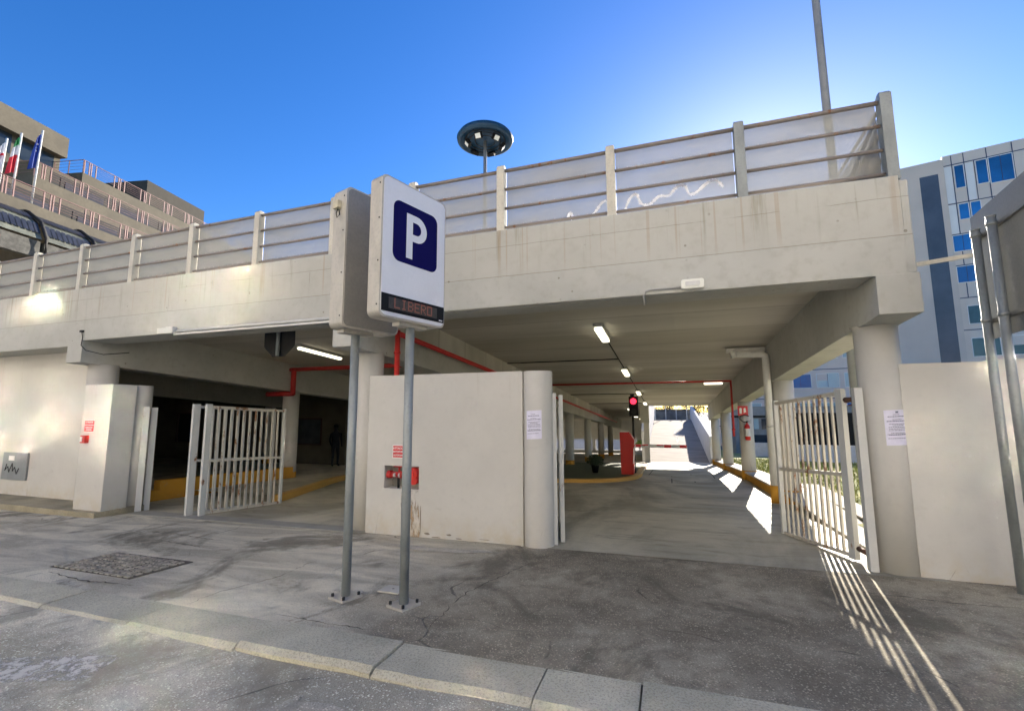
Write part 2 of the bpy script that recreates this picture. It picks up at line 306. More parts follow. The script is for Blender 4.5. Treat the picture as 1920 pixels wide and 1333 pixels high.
# ------------------------------------------------------------------ levels
def interp(y, ys, zs):
    if y <= ys[0]: return zs[0]
    for a, b_, p, q in zip(ys, ys[1:], zs, zs[1:]):
        if y <= b_: return p+(q-p)*(y-a)/(b_-a)
    return zs[-1]
PY = [-80, 2.65, 6.1, 10.9, 16.3, 21.8, 26.8, 31, 60, 700]; PZ = [.03, .03, -.134, -.3, -.547, -.917, -1.25, -1.5, -3.2, -3.2]
def g(x, y): return interp(y, PY, PZ)+.011*max(-14, min(0, x-2))
def ceil(y): return 3.38-.067*(y-6)
def deck(y): return 4.06-.067*(y-5.63)
def bbot(y): return 2.58-.067*(y-5.63)
def sheet(name, xs, ys, fz, mat, kind=True, thick=0, base=None):
    vs = [(x, y, fz(x, y)) for y in ys for x in xs]; n = len(xs); fs = [(j*n+i, j*n+i+1, (j+1)*n+i+1, (j+1)*n+i) for j in range(len(ys)-1) for i in range(n-1)]
    mb = MB(); mb.add(vs, fs, True); o = link(name, mb, mat, base=base)
    if kind: struct(o)
    return o
def frange(a, b_, n): return [a+(b_-a)*i/n for i in range(n+1)]

# ------------------------------------------------------------------ ground
sheet('ground', [-700, -60, -31, -12, 2, 40, 200, 700], [-200, 2.6, 6.1, 16.3, 26.8, 31, 60, 200, 1500], lambda x, y: g(x, y)-(.12 if y < 100 else .3), 'earth')
def roadz(x, y): return g(x, min(y, 2.65))-.028-.03*max(0, min(1, (.2-x)/1.5))*max(.15, min(1, (x+4.8)/2))
def rough_sheet(name, x0, x1, y0, y1, nx, ny, fz, mat, amp=.006):
    return sheet(name, frange(x0, x1, nx), frange(y0, y1, ny), lambda x, y: fz(x, y)+amp*math.sin(x*1.7+y*.9)*math.sin(y*2.3-x*.6), mat)
rough_sheet('road', -45, 30, -11.5, 2.72, 90, 40, roadz, 'road')
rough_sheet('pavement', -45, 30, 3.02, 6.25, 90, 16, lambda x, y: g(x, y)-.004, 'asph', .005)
# garage floor
sheet('garage_floor', [-31, -12, -6, 2, 2.62], [6.02, 7, 8, 9.5, 10.9, 13, 16.3, 19, 21.8, 24, 26.8, 29, 31, 46], lambda x, y: g(x, y)+.002, 'floor')
mb = MB(); mb.box(-9.6, -4.75, 5.98, 6.3, 0, .01, lambda x, y, z: (x, y, g(x, y)+z+.002)); struct(link('threshold_strip', mb, simple('pale_threshold', (.34, .33, .29), .8)))
# dropped kerb stones
js = [-44]; x = -16.2
while x < -3.2: js.append(x+random.uniform(-.08, .08)); x += 1.1
js += [-3.0, -1.86, -.80, -.22, .9, 2.0, 3.1, 4.2, 5.3, 30]
mb = MB()
for a, b_ in zip(js, js[1:]):
    ds = random.uniform(-.008, .008); t = random.uniform(-.012, .012); n = 6
    top = lambda xx: g(xx, 3.0)+.002
    gap = random.uniform(.004, .009)
    pts_f = [(a+gap+(b_-a-2*gap)*i/n) for i in range(n+1)]
    vs = []
    for xx in pts_f:
        j = random.uniform(-.008, .008); drop = 0
        vs += [(xx, 2.66+j+t, roadz(xx, 2.6)-.1), (xx, 2.645+j+t, g(xx, 2.7)-.035+ds-.0*drop), (xx, 2.69+j+t, g(xx, 2.7)-.008+ds), (xx, 3.04+t*.5, g(xx, 3.04)+.004+ds), (xx, 3.04+t*.5, g(xx, 3)-.15)]
    fs = [(i*5+k, (i+1)*5+k, (i+1)*5+k+1, i*5+k+1) for i in range(n) for k in range(4)]+[(0, 1, 2, 3, 4), tuple(n*5+k for k in (4, 3, 2, 1, 0))]
    mb.add(vs, fs)
struct(link('kerb', mb, 'kerb'))
mb = MB(); mb.box(-44, 30, 2.68, 3.03, -.3, 0, lambda x, y, z: (x, y, g(x, y)-.04+z*.2)); struct(link('kerb_joint_mortar', mb, simple('mortar', (.16, .14, .11), .95)))
# painted lines on the road
mb = MB()
for (x0, y0, x1, y1, w) in ((-5.2, 1.55, -2.75, 2.15, .16),):
    pass
for (ax, ay, bx, by, w) in ((-5.6, 1.45, -3.6, 2.2, .30),):
    d = Vector((bx-ax, by-ay, 0)).normalized(); nn = Vector((-d.y, d.x, 0))*w/2; P = [Vector((ax, ay, 0))-nn, Vector((bx, by, 0))-nn, Vector((bx, by, 0))+nn, Vector((ax, ay, 0))+nn]
    mb.add([(p.x, p.y, roadz(p.x, p.y)+.014) for p in P], [(0, 1, 2, 3)])
struct(link('road_marking', mb, 'line'))
# tactile cobble patch
mb = MB(); mb.box(-6.62, -5.30, 3.39, 4.06, -.02, .003, lambda x, y, z: (x, y, g(x, y)+z)); struct(link('cover_bed', mb, simple('dark_joint', (.11, .095, .07), .95))); mb = MB(); rw = 11; c0 = Vector((-6.55, 3.45, 0)); ex = Vector((1, -.02, 0)); ey = Vector((0, 1, 0))
for i in range(13):
    for j in range(7):
        p = c0+ex*(i*.098)+ey*(j*.09); zz = g(p.x, p.y); r = .034+random.uniform(-.004, .004); mb.box(p.x-r, p.x+r, p.y-r, p.y+r, zz-.03, zz+.014+random.uniform(-.004, .005))
tag(link('drain_cover', mb, simple('worn_cast_studs', (.40, .36, .28), .8, .35, 14), bevel=.008, base=(-5.9, 3.7, g(-5.9, 3.7))), 'square cast cover with rows of raised studs set in the left pavement', 'drain cover')
mb = MB(); mb.box(-2.66, -2.44, 3.87, 4.06, 0, .012, lambda x, y, z: (x, y, g(x, y)+z+.004)); o = link('inspection_cover', mb, simple('pale_cover', (.62, .58, .49), .8), bevel=.003, base=(-2.55, 3.96, -.09)); tag(o, 'small square pale inspection cover between the two sign posts', 'inspection cover')
mb = MB(); mb.cyl((-2.55, 3.965, g(-2.55, 3.96)+.008), (-2.55, 3.965, g(-2.55, 3.96)+.016), .012); link('lifting_eye', mb, 'dark', o)
# inside: green island and its yellow kerb, right yellow parapet
def smooth_poly(pts, n=6):
    outp = []
    for i in range(len(pts)-1):
        p0 = pts[max(i-1, 0)]; p1 = pts[i]; p2 = pts[i+1]; p3 = pts[min(i+2, len(pts)-1)]
        for k in range(n):
            t = k/n; outp.append(tuple(.5*((2*p1[a])+(-p0[a]+p2[a])*t+(2*p0[a]-5*p1[a]+4*p2[a]-p3[a])*t*t+(-p0[a]+3*p1[a]-3*p2[a]+p3[a])*t**3) for a in (0, 1)))
    outp.append(pts[-1]); return outp
edge = smooth_poly([(-4.6, 13.0), (-3.0, 13.4), (-1.9, 13.8), (-1.2, 14.7), (-.95, 16.0), (-1.0, 18), (-1.05, 21), (-1.1, 24.5)])
def kerbstrip(name, pts, w, hgt, mat, side=1):
    mb = MB(); L = []
    for i, p in enumerate(pts):
        q = pts[min(i+1, len(pts)-1)]; r_ = pts[max(i-1, 0)]; d = Vector((q[0]-r_[0], q[1]-r_[1])).normalized(); n_ = Vector((-d.y, d.x))*w*side; L.append((p, (p[0]+n_.x, p[1]+n_.y)))
    vs = []
    for p, q in L: vs += [(p[0], p[1], g(*p)-.05), (p[0], p[1], g(*p)+hgt), (q[0], q[1], g(*p)+hgt), (q[0], q[1], g(*p)-.05)]
    n = len(L); mb.add(vs, [(i*4+k, (i+1)*4+k, (i+1)*4+(k+1) % 4, i*4+(k+1) % 4) for i in range(n-1) for k in range(4)]+[(0, 1, 2, 3), tuple((n-1)*4+k for k in (3, 2, 1, 0))])
    return struct(link(name, mb, mat, bevel=.012))
kerbstrip('island_kerb', edge, .2, .10, 'ykerb', 1)
mb = MB(); poly = [(p[0]-.1, p[1]+.12) for p in edge]+[(-5.0, 24.5), (-5.0, 13.2)]
mb.add([(p[0], p[1], g(p[0], p[1])+.085) for p in poly], [tuple(range(len(poly)))]); struct(link('island_floor', mb, 'green'))
kerbstrip('island_edge', smooth_poly([(-8.0, 8.0), (-8.12, 8.4), (-8.75, 10.), (-9.45, 11.9), (-9.9, 15)]), .2, .14, 'ykerb', 1)
mb = MB(); poly = [(-8.1, 8.05), (-8.25, 8.45), (-8.95, 10.1), (-9.65, 12), (-10.0, 15), (-12.5, 15), (-12.5, 8.05)]
mb.add([(p[0], p[1], g(p[0], p[1])+.12) for p in poly], [tuple(range(len(poly)))]); struct(link('entrance_island', mb, 'floor'))

# ------------------------------------------------------------------ the garage
G = thing('parking_garage', 'long beige concrete parking garage with open bays, round columns and roof deck', 'parking garage', (-4.6, 6.2, -.2))
mb = MB()
prof = [(5.63, 3.0), (6.2, 3.0), (6.2, 4.05), (5.63, 4.06)]
mb.prism(prof, -10.74, 2.40, lambda a, b_, e: (e, a, b_)); mb.prism([(5.63, 2.9), (6.2, 2.9), (6.2, 4.05), (5.63, 4.06)], -31, -10.74, lambda a, b_, e: (e, a, b_))
mb.prism([(5.63, 3.0), (6.2, 3.0), (6.2, 3.98), (5.63, 4.0)], 2.40, 2.47, lambda a, b_, e: (e, a, b_))
link('fascia_beam', mb, 'conc', G, bevel=.012)
mb = MB()
def slab(mb, x0, x1, y0, y1): mb.prism([(y0, ceil(y0)), (y1, ceil(y1)), (y1, deck(y1)-.05), (y0, deck(y0)-.05)], x0, x1, lambda a, b_, e: (e, a, b_))
slab(mb, -31, -1.55, 6.19, 46); slab(mb, -1.55, 2.46, 6.19, 28.3)
link('deck_slab', mb, 'ceil', G)
for x0, x1, ye in ((2.11, 2.49, 28.35), (-4.8, -4.42, 45.5), (-11.19, -10.745, 45.5), (-17.6, -17.2, 45.5)):
    mb = MB(); mb.prism([(5.628, bbot(5.63)), (ye, bbot(ye)), (ye, ceil(ye)+.03), (6.21, ceil(6.2)+.03), (6.21, 2.998), (5.628, 2.998)], x0, x1, lambda a, b_, e: (e, a, b_)); link('cross_beam', mb, 'conc', G, bevel=.008)
mb = MB(); mb.prism([(6.3, 3.0), (28.3, 3.0-.067*22), (28.3, deck(28.3)-.1), (6.3, deck(6.3)-.1)], 2.46, 2.485, lambda a, b_, e: (e, a, b_)); link('side_fascia', mb, 'conc', G)
mb = MB(); mb.prism([(6.21, 3.0), (45, 3.0-.067*38.8), (45, ceil(45)+.02), (6.21, ceil(6.2)+.02)], -4.42, -4.30, lambda a, b_, e: (e, a, b_)); link('corbel', mb, 'ceil', G)
def column(x, y, r=.205, ytop=None, plinth=True, yel=.28):
    zb = g(x, y); mb = MB(); mb.cyl((x, y, zb-.05), (x, y, bbot(y)+.03), r, n=40); c = link('column', mb, 'colpaint', G)
    if plinth:
        mb = MB(); mb.cyl((x, y, zb-.04), (x, y, zb+yel), r+.006, n=40); link('yellow_base', mb, 'yellow', c)
    return c
column(2.30, 6.3, .21, plinth=False); column(-4.62, 6.35, .21, plinth=False); column(-10.93, 6.14, .25, plinth=False); column(-17.4, 6.2, .22, plinth=False)
for y in (11.1, 16.35, 21.8, 26.9): column(2.32, y)
for y in (11.5, 17.0, 22.2, 27.5, 33, 38.5): column(-4.61, y, plinth=y > 20)
for y in (11.15, 16.5, 22, 27.5, 33, 38.5): column(-10.96, y, .235)
for y in (16.5, 27.5, 38.5): column(-17.4, y, .22)
# ramp side column pair
mb = MB(); mb.box(-1.42, -1.12, 28.0, 28.5, g(-1.3, 28)-.05, .9); link('pier', mb, 'colpaint', G, bevel=.01); mb = MB(); mb.box(-1.6, -1.1, 27.9, 28.6, .9, ceil(28)+.02); link('pier_head', mb, 'conc', G)
# parapet with yellow face between right columns
mb = MB()
ysg = [6.55, 8.7, 10.9, 13.6, 16.3, 19, 21.8, 24.3, 26.8, 28.4]
for a, b_ in zip(ysg[2:], ysg[3:]): mb.box(2.2, 2.42, a, b_, -.05, .2, lambda x, y, z: (x, y, g(x, y)+z))
struct(link('yellow_parapet_kerb', mb, 'yellow', bevel=0))
mb = MB()
for a, b_ in zip(ysg[:-1], ysg[1:]): mb.box(2.17, 2.75, a, b_, .2, .245, lambda x, y, z: (x+(0.12 if y < 10.8 else 0), y, g(x, y)+(z if y > 10.8 else z-.2)))
struct(link('parapet_coping', mb, simple('pale_coping', (.52, .48, .42), .85)))
# yellow low wall in the left bay
w = thing('low_wall', 'low orange-yellow painted wall with a stepped end in the left bay', 'low wall', (-10.7, 9, -.3))
mb = MB(); fn = lambda x, y, z: (x, y, g(x, y)+z)
mb.box(-10.9, -10.7, 7.3, 11.1, -.05, .43, fn); mb.box(-10.9, -10.7, 6.75, 7.3, -.05, .22, fn); link('wall_face', mb, 'yellow', w, bevel=0)
# rear and side walls of the garage
mb = MB(); mb.box(-31.3, -31, 6, 46, -3, 4)
for a, b_ in ((-31, -24), (-22, -19), (-14.5, -13.9), (-9.8, -9.3), (-7.2, -6.9), (-1.9, -1.5)): mb.box(a, b_, 45.6, 45.9, -3, .8)
mb.box(-31, -1.5, 45.55, 45.95, -1.15, .75); mb.box(-31, -1.5, 45.58, 45.92, -3.2, -2.15); link('rear_wall', mb, 'cold_white', G)
# ramp
mb = MB(); mb.prism([(28.6, g(0, 28.6)-.3), (29.2, g(0, 29.2)+.0), (50, .68), (62, .5), (62, -1.0)], -1.45, 2.12, lambda a, b_, e: (e, a, b_)); struct(link('ramp', mb, 'ramp'))
mb = MB(); rz = lambda y: g(0, 29.2)+(.68-g(0, 29.2))*(y-29.2)/20.8
mb.add([(x, y, rz(y)+.004) for x, y in ((.44, 36), (.62, 36), (.62, 40.2), (.44, 40.2))], [(0, 1, 2, 3)]); mb.add([(x, y, rz(y)+.004) for x, y in ((.22, 40.2), (.84, 40.2), (.53, 43))], [(0, 1, 2)]); struct(link('ramp_arrow', mb, 'line'))
rw_ = thing('ramp_wall', 'white sloping side wall on the right of the sunlit ramp', 'ramp wall', (2.2, 35, -1))
mb = MB(); mb.prism([(28.4, -1.6), (28.4, .15), (50, 2.05), (52, 2.1), (52, -1.)], 2.12, 2.28, lambda a, b_, e: (e, a, b_)); link('wall_face', mb, 'cold_white', rw_)
rw_ = thing('ramp_wall', 'white sloping side wall on the left of the sunlit ramp', 'ramp wall', (-1.5, 35, -1))
mb = MB(); mb.prism([(29.0, -1.6), (29.0, .4), (33, 2.3), (50, 3.0), (52, 3.1), (52, -1.)], -1.62, -1.46, lambda a, b_, e: (e, a, b_)); link('wall_face', mb, 'cold_white', rw_)
f = thing('fence', 'grey panelled fence at the top of the ramp with pale posts', 'fence', (.7, 52.5, .5))
mb = MB(); mb.box(-1.5, 2.2, 52.5, 52.53, .5, 1.75); link('panel', mb, simple('weathered_fence', (.2, .2, .19), .8, .3, 2), f)
for x in (-1.4, -.32, .75, 1.8): mb = MB(); mb.box(x-.05, x+.05, 52.4, 52.49, .4, 1.95 if x != -.32 else 2.6); link('post', mb, 'pvc', f)
mb = MB(); mb.box(-1.5, 2.2, 52.42, 52.49, 1.6, 1.66); link('rail', mb, 'dark', f)

# ------------------------------------------------------------------ roof railing
RL = thing('roof_railing', 'steel railing with frosted panels along the roof edge of the garage', 'railing', (-4, 5.7, 4.06))
px = [2.38, .93, -.58, -2.09, -3.50, -4.93, -6.52, -8.07, -9.62, -11.16, -12.7, -14.25, -15.8, -17.4, -19, -20.6]
for i, x in enumerate(px):
    mb = MB(); w_ = .055; zt = 5.06 if i == 0 else 5.03; mb.box(x-w_, x+w_, 5.66, 5.78, 4.0 if i else 4.03, zt-.03); mb.prism([(5.66, zt-.03), (5.78, zt-.03), (5.75, zt), (5.69, zt)], x-w_*.9, x+w_*.9, lambda a, b_, e: (e, a, b_)); link('post', mb, 'railpost' if i > 1 else 'galv', RL, bevel=.006)
for a, b_ in zip(px, px[1:]):
    for k, z in enumerate((4.955, 4.68, 4.40, 4.125)):
        mb = MB(); r_ = .02 if k else .026; mb.cyl((b_+.055, 5.72, z), (a-.055, 5.72, z), r_, n=12)
        if k and random.random() < .75:
            for i in range(13): xx = b_+.1+(a-b_-.2)*i/12; mb.box(xx-.006, xx+.006, 5.715, 5.725, z+.015, z+.034)
        link('rail', mb, 'rail', RL)
    mb = MB(); mb.box(b_+.06, a-.06, 5.785, 5.793, 4.12, 4.965); link('frosted_panel', mb, 'frost', RL)
# side return of the railing
for y in (8.6, 11.5, 14.5, 17.6, 20.8, 24, 27.4): mb = MB(); z0 = deck(y); mb.box(2.34, 2.42, y-.05, y+.05, z0-.05, z0+.97); link('post', mb, 'railpost', RL)
for a, b_ in zip((5.8, 8.6, 11.5, 14.5, 17.6, 20.8, 24), (8.6, 11.5, 14.5, 17.6, 20.8, 24, 27.4)):
    mb = MB(); mb.box(2.41, 2.42, a+.06, b_-.06, .05, .88, lambda x, y, z: (x, y, deck(y)+z)); link('frosted_panel', mb, 'frost', RL)
    for z in (.9, .62, .34, .07): mb = MB(); mb.cyl((2.38, a, deck(a)+z), (2.38, b_, deck(b_)+z), .02, n=10); link('rail', mb, 'rail', RL)
# thin white wavy strips laid over two of the panels
msc = simple('white_squiggle', (.85, .85, .88), .6)
def panel_squiggle(pts, w=.022):
    mb = MB(); pts = smooth_poly(pts, 7)
    for p, q in zip(pts, pts[1:]):
        d = Vector((q[0]-p[0], q[1]-p[1])); n_ = Vector((-d.y, d.x)).normalized()*w*random.uniform(.5, 1)
        mb.add([(p[0]-n_.x, 5.782, p[1]-n_.y), (q[0]-n_.x, 5.782, q[1]-n_.y), (q[0]+n_.x, 5.782, q[1]+n_.y), (p[0]+n_.x, 5.782, p[1]+n_.y)], [(0, 1, 2, 3)])
    link('squiggle', mb, msc, RL)
panel_squiggle([(-1.17, 4.15), (-1.14, 4.24), (-1.11, 4.18), (-1.13, 4.13)]); panel_squiggle([(-.85, 4.14), (-.78, 4.22), (-.72, 4.30), (-.66, 4.33)])
panel_squiggle([(-.42, 4.16), (-.36, 4.30), (-.28, 4.36), (-.22, 4.22), (-.12, 4.19), (.0, 4.28), (.12, 4.27), (.2, 4.36), (.3, 4.38), (.36, 4.25), (.45, 4.27), (.56, 4.36), (.66, 4.38), (.74, 4.28)])

# ------------------------------------------------------------------ street level walls
c = thing('boundary_wall', 'white wall with a rounded end and a hydrant niche between the two garage entrances', 'wall', (-3, 6.2, -.2))
zb = -.35
mb = MB(); x0, x1, y0, y1, zt = -4.40, -1.93, 6.04, 6.30, 2.155
nx0, nx1, nz0, nz1 = -4.09, -3.50, .47, .80
mb.box(x0, nx0, y0, y1, zb, zt); mb.box(nx1, x1, y0, y1, zb, zt); mb.box(nx0, nx1, y0, y1, zb, nz0); mb.box(nx0, nx1, y0, y1, nz1, zt); link('wall_face', mb, 'white', c)
mb = MB(); mb.add([(nx1-.09, 6.037, nz0-.02), (nx1+.01, 6.037, nz0-.02), (nx1+.05, 6.037, nz0+.10), (nx1+.03, 6.037, nz0+.14), (nx1-.03, 6.037, nz0+.05), (nx1-.05, 6.037, nz0)], [(0, 1, 2, 3, 4, 5)])
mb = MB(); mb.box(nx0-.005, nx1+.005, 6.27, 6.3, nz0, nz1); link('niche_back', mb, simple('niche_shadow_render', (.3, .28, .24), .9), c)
mb = MB(); mb.cyl((-1.72, 6.17, zb), (-1.72, 6.17, 2.15), .205, n=48); link('rounded_end', mb, 'colpaint', c, bevel=.006)
mb = MB(); mb.box(-1.935, -1.90, 6.02, 6.3, zb, 2.15); link('end_reveal', mb, 'white', c)
# rust and damaged render beside the niche
b = NB('rust_run'); n = b.noise(6, b.vmul(b.pos, (2, 1, .5)), detail=6, rough=.7); b.put(b.b.inputs['Alpha'], b.ramp(n, .42, .62, 0, .8)); b.fin((.42, .30, .18), .9)
mb = MB(); mb.add([(x, 6.036, z) for x, z in ((-3.78, .46), (-3.50, .46), (-3.49, .2), (-3.46, -.1), (-3.48, -.2), (-3.70, -.2), (-3.73, .05), (-3.80, .25))], [tuple(range(8))]); link('rust_stain', mb, b.m, c)
mb = MB()
for (cx_, cz_, w_, h_) in ((-3.46, .05, .012, .28), (-3.35, -.13, .06, .02), (-3.0, -.12, .05, .015), (-2.85, -.16, .07, .008), (-2.45, -.14, .1, .006), (-3.2, -.17, .09, .01)):
    mb.add([(cx_+w_*math.cos(t)*random.uniform(.6, 1), 6.0355, cz_+h_*math.sin(t)*random.uniform(.6, 1)) for t in [i*math.pi/5 for i in range(10)]], [tuple(range(10))])
link('chipped_render', mb, simple('bare_render', (.22, .19, .15), .95), c)
# fire brigade coupling in niche
h_ = thing('hydrant_coupling', 'red fire brigade coupling in the niche of the white wall', 'hydrant', (-3.8, 6.15, .5))
mb = MB(); mb.cyl((-4.05, 6.10, .665), (-3.55, 6.10, .665), .042, n=16); mb.cyl((-4.06, 6.10, .665), (-4.0, 6.10, .665), .058, n=16); mb.cyl((-3.86, 6.10, .665), (-3.80, 6.10, .665), .055, n=16); link('pipe', mb, 'red', h_)
mb = MB(); mb.cyl((-3.60, 6.0, .70), (-3.60, 6.18, .70), .085, n=20); mb.cyl((-3.60, 5.985, .70), (-3.60, 6.0, .70), .04, n=16); mb.cyl((-3.58, 6.02, .60), (-3.58, 6.15, .60), .06, n=16); link('valve_body', mb, 'redbox', h_)
mb = MB(); mb.lathe((-3.86, 6.08, .79), [(.075, -.008), (.088, 0), (.075, .01), (.06, 0), (.075, -.008)], 18); mb.box(-3.93, -3.79, 6.07, 6.09, .78, .795); mb.cyl((-3.86, 6.08, .68), (-3.86, 6.08, .8), .014); link('handwheel', mb, 'red', h_)
mb = MB(); mb.cyl((-3.93, 6.05, .665), (-3.91, 6.05, .665), .03, n=12); mb.cyl((-3.845, 6.05, .665), (-3.83, 6.05, .665), .03, n=12); link('brass_ring', mb, 'pvc', h_)
mb = MB(); mb.cyl((-3.88, 6.1, .47), (-3.88, 6.1, .66), .018); link('drain_pipe', mb, 'dark', h_)
def red_notice(cx_, y, cz_, w_, h__, label, lines):
    t = thing('safety_sign', label, 'sign', (cx_, y, cz_)); mb = MB(); mb.box(cx_-w_/2-.012, cx_+w_/2+.012, y-.004, y, cz_-h__/2-.012, cz_+h__/2+.012); link('sign_border', mb, 'whiteink', t)
    mb = MB(); mb.box(cx_-w_/2, cx_+w_/2, y-.008, y-.0045, cz_-h__/2, cz_+h__/2); link('sign_plate', mb, 'redsign', t)
    for k, (tx, fz, s_) in enumerate(lines): link('lettering', text_mb(tx, s_, (cx_, y-.0095, cz_+fz), (1, 0, 0), bold=.001, th=.0008), 'whiteink', t)
    return t
red_notice(-3.84, 6.035, 1.01, .20, .17, 'red sign with white capitals above the hydrant niche', (('ATTACCO', .035, .042), ('MOTOPOMPA', -.012, .034), ('AUTOPOMPA', -.062, .03)))
# right hand wall
w = thing('boundary_wall', 'tall plain white wall right of the round corner column', 'wall', (6, 6.2, -.13)); mb = MB(); mb.box(2.42, 3.22, 6.12, 6.36, -.4, 2.10); mb.box(3.222, 12, 6.135, 6.36, -.4, 2.12); link('wall_face', mb, 'white', w)
# left wall, step, pillar
w = thing('boundary_wall', 'long white wall at the left end under the garage beam', 'wall', (-20, 6.2, -.3)); mb = MB(); mb.box(-31, -11.1, 6.16, 6.4, -.5, 2.895); link('wall_face', mb, 'white', w)
mb = MB(); mb.box(-31, -9.66, 5.5, 6.42, -.5, -.15); struct(link('plinth_step', mb, simple('stained_step_concrete', (.33, .29, .20), .9, .25, 2.), bevel=.012))
w = thing('entrance_pillar', 'square white pillar with a half-round back standing on the step left of the gate', 'pillar', (-10, 5.8, -.15))
mb = MB(); mb.box(-10.46, -9.68, 5.62-.012, 6.02, -.152, 2.13); link('pillar_block', mb, 'white', w, bevel=.008); mb = MB(); mb.cyl((-9.90, 6.22, -.3), (-9.90, 6.22, 2.13), .2, n=40); link('rounded_end', mb, 'colpaint', w)
t = red_notice(-10.83+.06, 5.606, 1.36, .26, .20, 'small red sign with white lines on the left entrance pillar', (('ATTENZIONE', .06, .035), ('GRUPPO ANTINCENDIO', .01, .023), ('PREMERE IN CASO', -.035, .024), ('DI INCENDIO', -.075, .026)))
for ch in [t]: ch.location.x += .55
t = thing('alarm_button', 'red fire alarm call box with white pane on the left entrance pillar', 'alarm', (-10.27, 5.6, 1.12)); mb = MB(); mb.box(-10.34, -10.20, 5.54, 5.606, 1.05, 1.19); link('case', mb, 'redbox', t, bevel=.006); mb = MB(); mb.box(-10.325, -10.27, 5.532, 5.539, 1.075, 1.165); link('glass', mb, 'whiteink', t)
t = thing('meter_cabinet', 'grey metal meter cabinet with scribbled tag on the left wall', 'cabinet', (-13.35, 5.98, .45)); mb = MB(); mb.box(-13.98, -13.1, 6.12, 6.158, .17, .75); link('door', mb, 'greybox', t, bevel=.004); mb = MB(); mb.box(-13.75, -13.55, 6.113, 6.119, .58, .68); link('label_plate', mb, 'whiteink', t)
mb = MB(); mb.tube([(x-.3, 6.115, z) for x, z in ((-13.5, .5), (-13.55, .36), (-13.45, .45), (-13.4, .33), (-13.3, .52), (-13.27, .35), (-13.2, .44), (-13.12, .3), (-13.05, .42))], .008, 5); link('squiggle', mb, 'black', t)

# ------------------------------------------------------------------ gates
def gate(label, a, b_, z0a, z1a, nb=11, mat='gate', pw=.05, both=False, slope=-.05, hinge=None):
    A = Vector((a[0], a[1], 0)); B = Vector((b_[0], b_[1], 0)); d = (B-A); L = d.length; d.normalize(); n_ = Vector((-d.y, d.x, 0))
    t = thing('gate_leaf', label, 'gate', (a[0], a[1], z0a), 'sliding gate leaves' if both else None)
    if not both: del_group = True
    zl = lambda s_: z0a+slope*s_; zu = lambda s_: z1a+slope*s_
    P = lambda s_, z: (A.x+d.x*s_, A.y+d.y*s_, z)
    def stile(s_, w_, nm):
        mb = MB(); p = A+d*s_; mb.obox(p, d, n_, w_/2, .03, zl(s_), zu(s_)+.02); return link(nm, mb, 'gatesmooth' if nm == 'stile' else mat, t, bevel=.004)
    stile(pw/2, pw, 'stile'); stile(L-.025, .05, 'stile')
    for z_, h2, nm in ((zu, -.03, 'top_rail'), (zl, .04, 'bottom_rail'), (lambda s_: (zu(s_)+zl(s_))/2-.02, 0, 'mid_rail')):
        mb = MB(); mb.bar(P(pw, z_(pw)+h2), P(L-.05, z_(L-.05)+h2), .035, .045); link(nm, mb, mat, t)
    for i in range(nb):
        s_ = pw+(L-.05-pw)*(i+1)/(nb+1); mb = MB(); mb.obox(A+d*s_, d, n_, .014, .012, zl(s_)+.06, zu(s_)-.05); link('bar', mb, mat, t)
    return t
gate('rusty cream barred gate leaf standing open beside the right corner column', (2.0, 6.52), (1.53, 7.95), -.12, 1.84, 11, 'gate', .11, slope=-.075)
t = thing('gate_post', 'white steel gate post fixed against the right corner column', 'gate post', (2.03, 6.2, -.14)); mb = MB(); mb.obox((2.035, 6.2), (1, 0, 0), (0, 1, 0), .04, .05, -.2, 1.85); link('post', mb, 'gatesmooth', t, bevel=.005)
mb = MB(); mb.cyl((2.03, 6.25, 1.72), (2.0, 6.46, 1.72), .03, n=12); mb.cyl((2.03, 6.25, .02), (2.0, 6.46, .02), .03, n=12); link('hinge', mb, simple('rusty_hinge', (.12, .06, .04), .8, .3), t)
mb = MB(); ch_ = [(2.02+.03*math.sin(k*1.3), 6.28+.18*(k % 7)/7, 1.70+.05*math.cos(k*1.1)) for k in range(16)]
for p in ch_: mb.lathe((p[0], p[1], p[2]), [(.014, -.004), (.022, 0), (.014, .004), (.008, 0), (.014, -.004)], 8)
tag(link('chain', mb, simple('rusty_chain', (.13, .05, .04), .7, .3), base=(2.02, 6.4, 1.7)), 'rusty brown chain tying the right gate to its post', 'chain')
GG = 'folded gate leaves of the left entrance'
t = gate('left entrance gate leaf, outermost of the folded pair', (-8.30, 6.13), (-8.06, 7.78), -.24, 1.74, 11, 'gatesmooth', .12); t['group'] = GG
t = gate('left entrance gate leaf, second of the folded pair nearer the road', (-8.06, 6.2), (-7.86, 7.86), -.24, 1.74, 11, 'gate', .10); t['group'] = GG
t = gate('gate leaf folded edge-on against the rounded end of the middle wall', (-1.50, 6.20), (-1.85, 7.65), -.17, 1.83, 10, 'gate', .06); t['group'] = 'folded gate leaves of the right entrance'
t = gate('pale gate leaf folded edge-on just right of the one at the middle wall', (-1.44, 6.36), (-1.78, 7.75), -.17, 1.81, 10, 'gatesmooth', .06); t['group'] = 'folded gate leaves of the right entrance'
t = thing('gate_post', 'narrow white gate post beside the left entrance pillar', 'gate post', (-9.62, 6.25, -.27)); mb = MB(); mb.obox((-9.64, 6.2), (.84, -.54, 0), (.54, .84, 0), .03, .05, -.3, 1.72); link('post', mb, 'gatesmooth', t, bevel=.004); mb = MB(); mb.obox((-9.66, 6.36), (.84, -.54, 0), (.54, .84, 0), .02, .05, -.28, 1.70); link('stile', mb, 'gatesmooth', t)

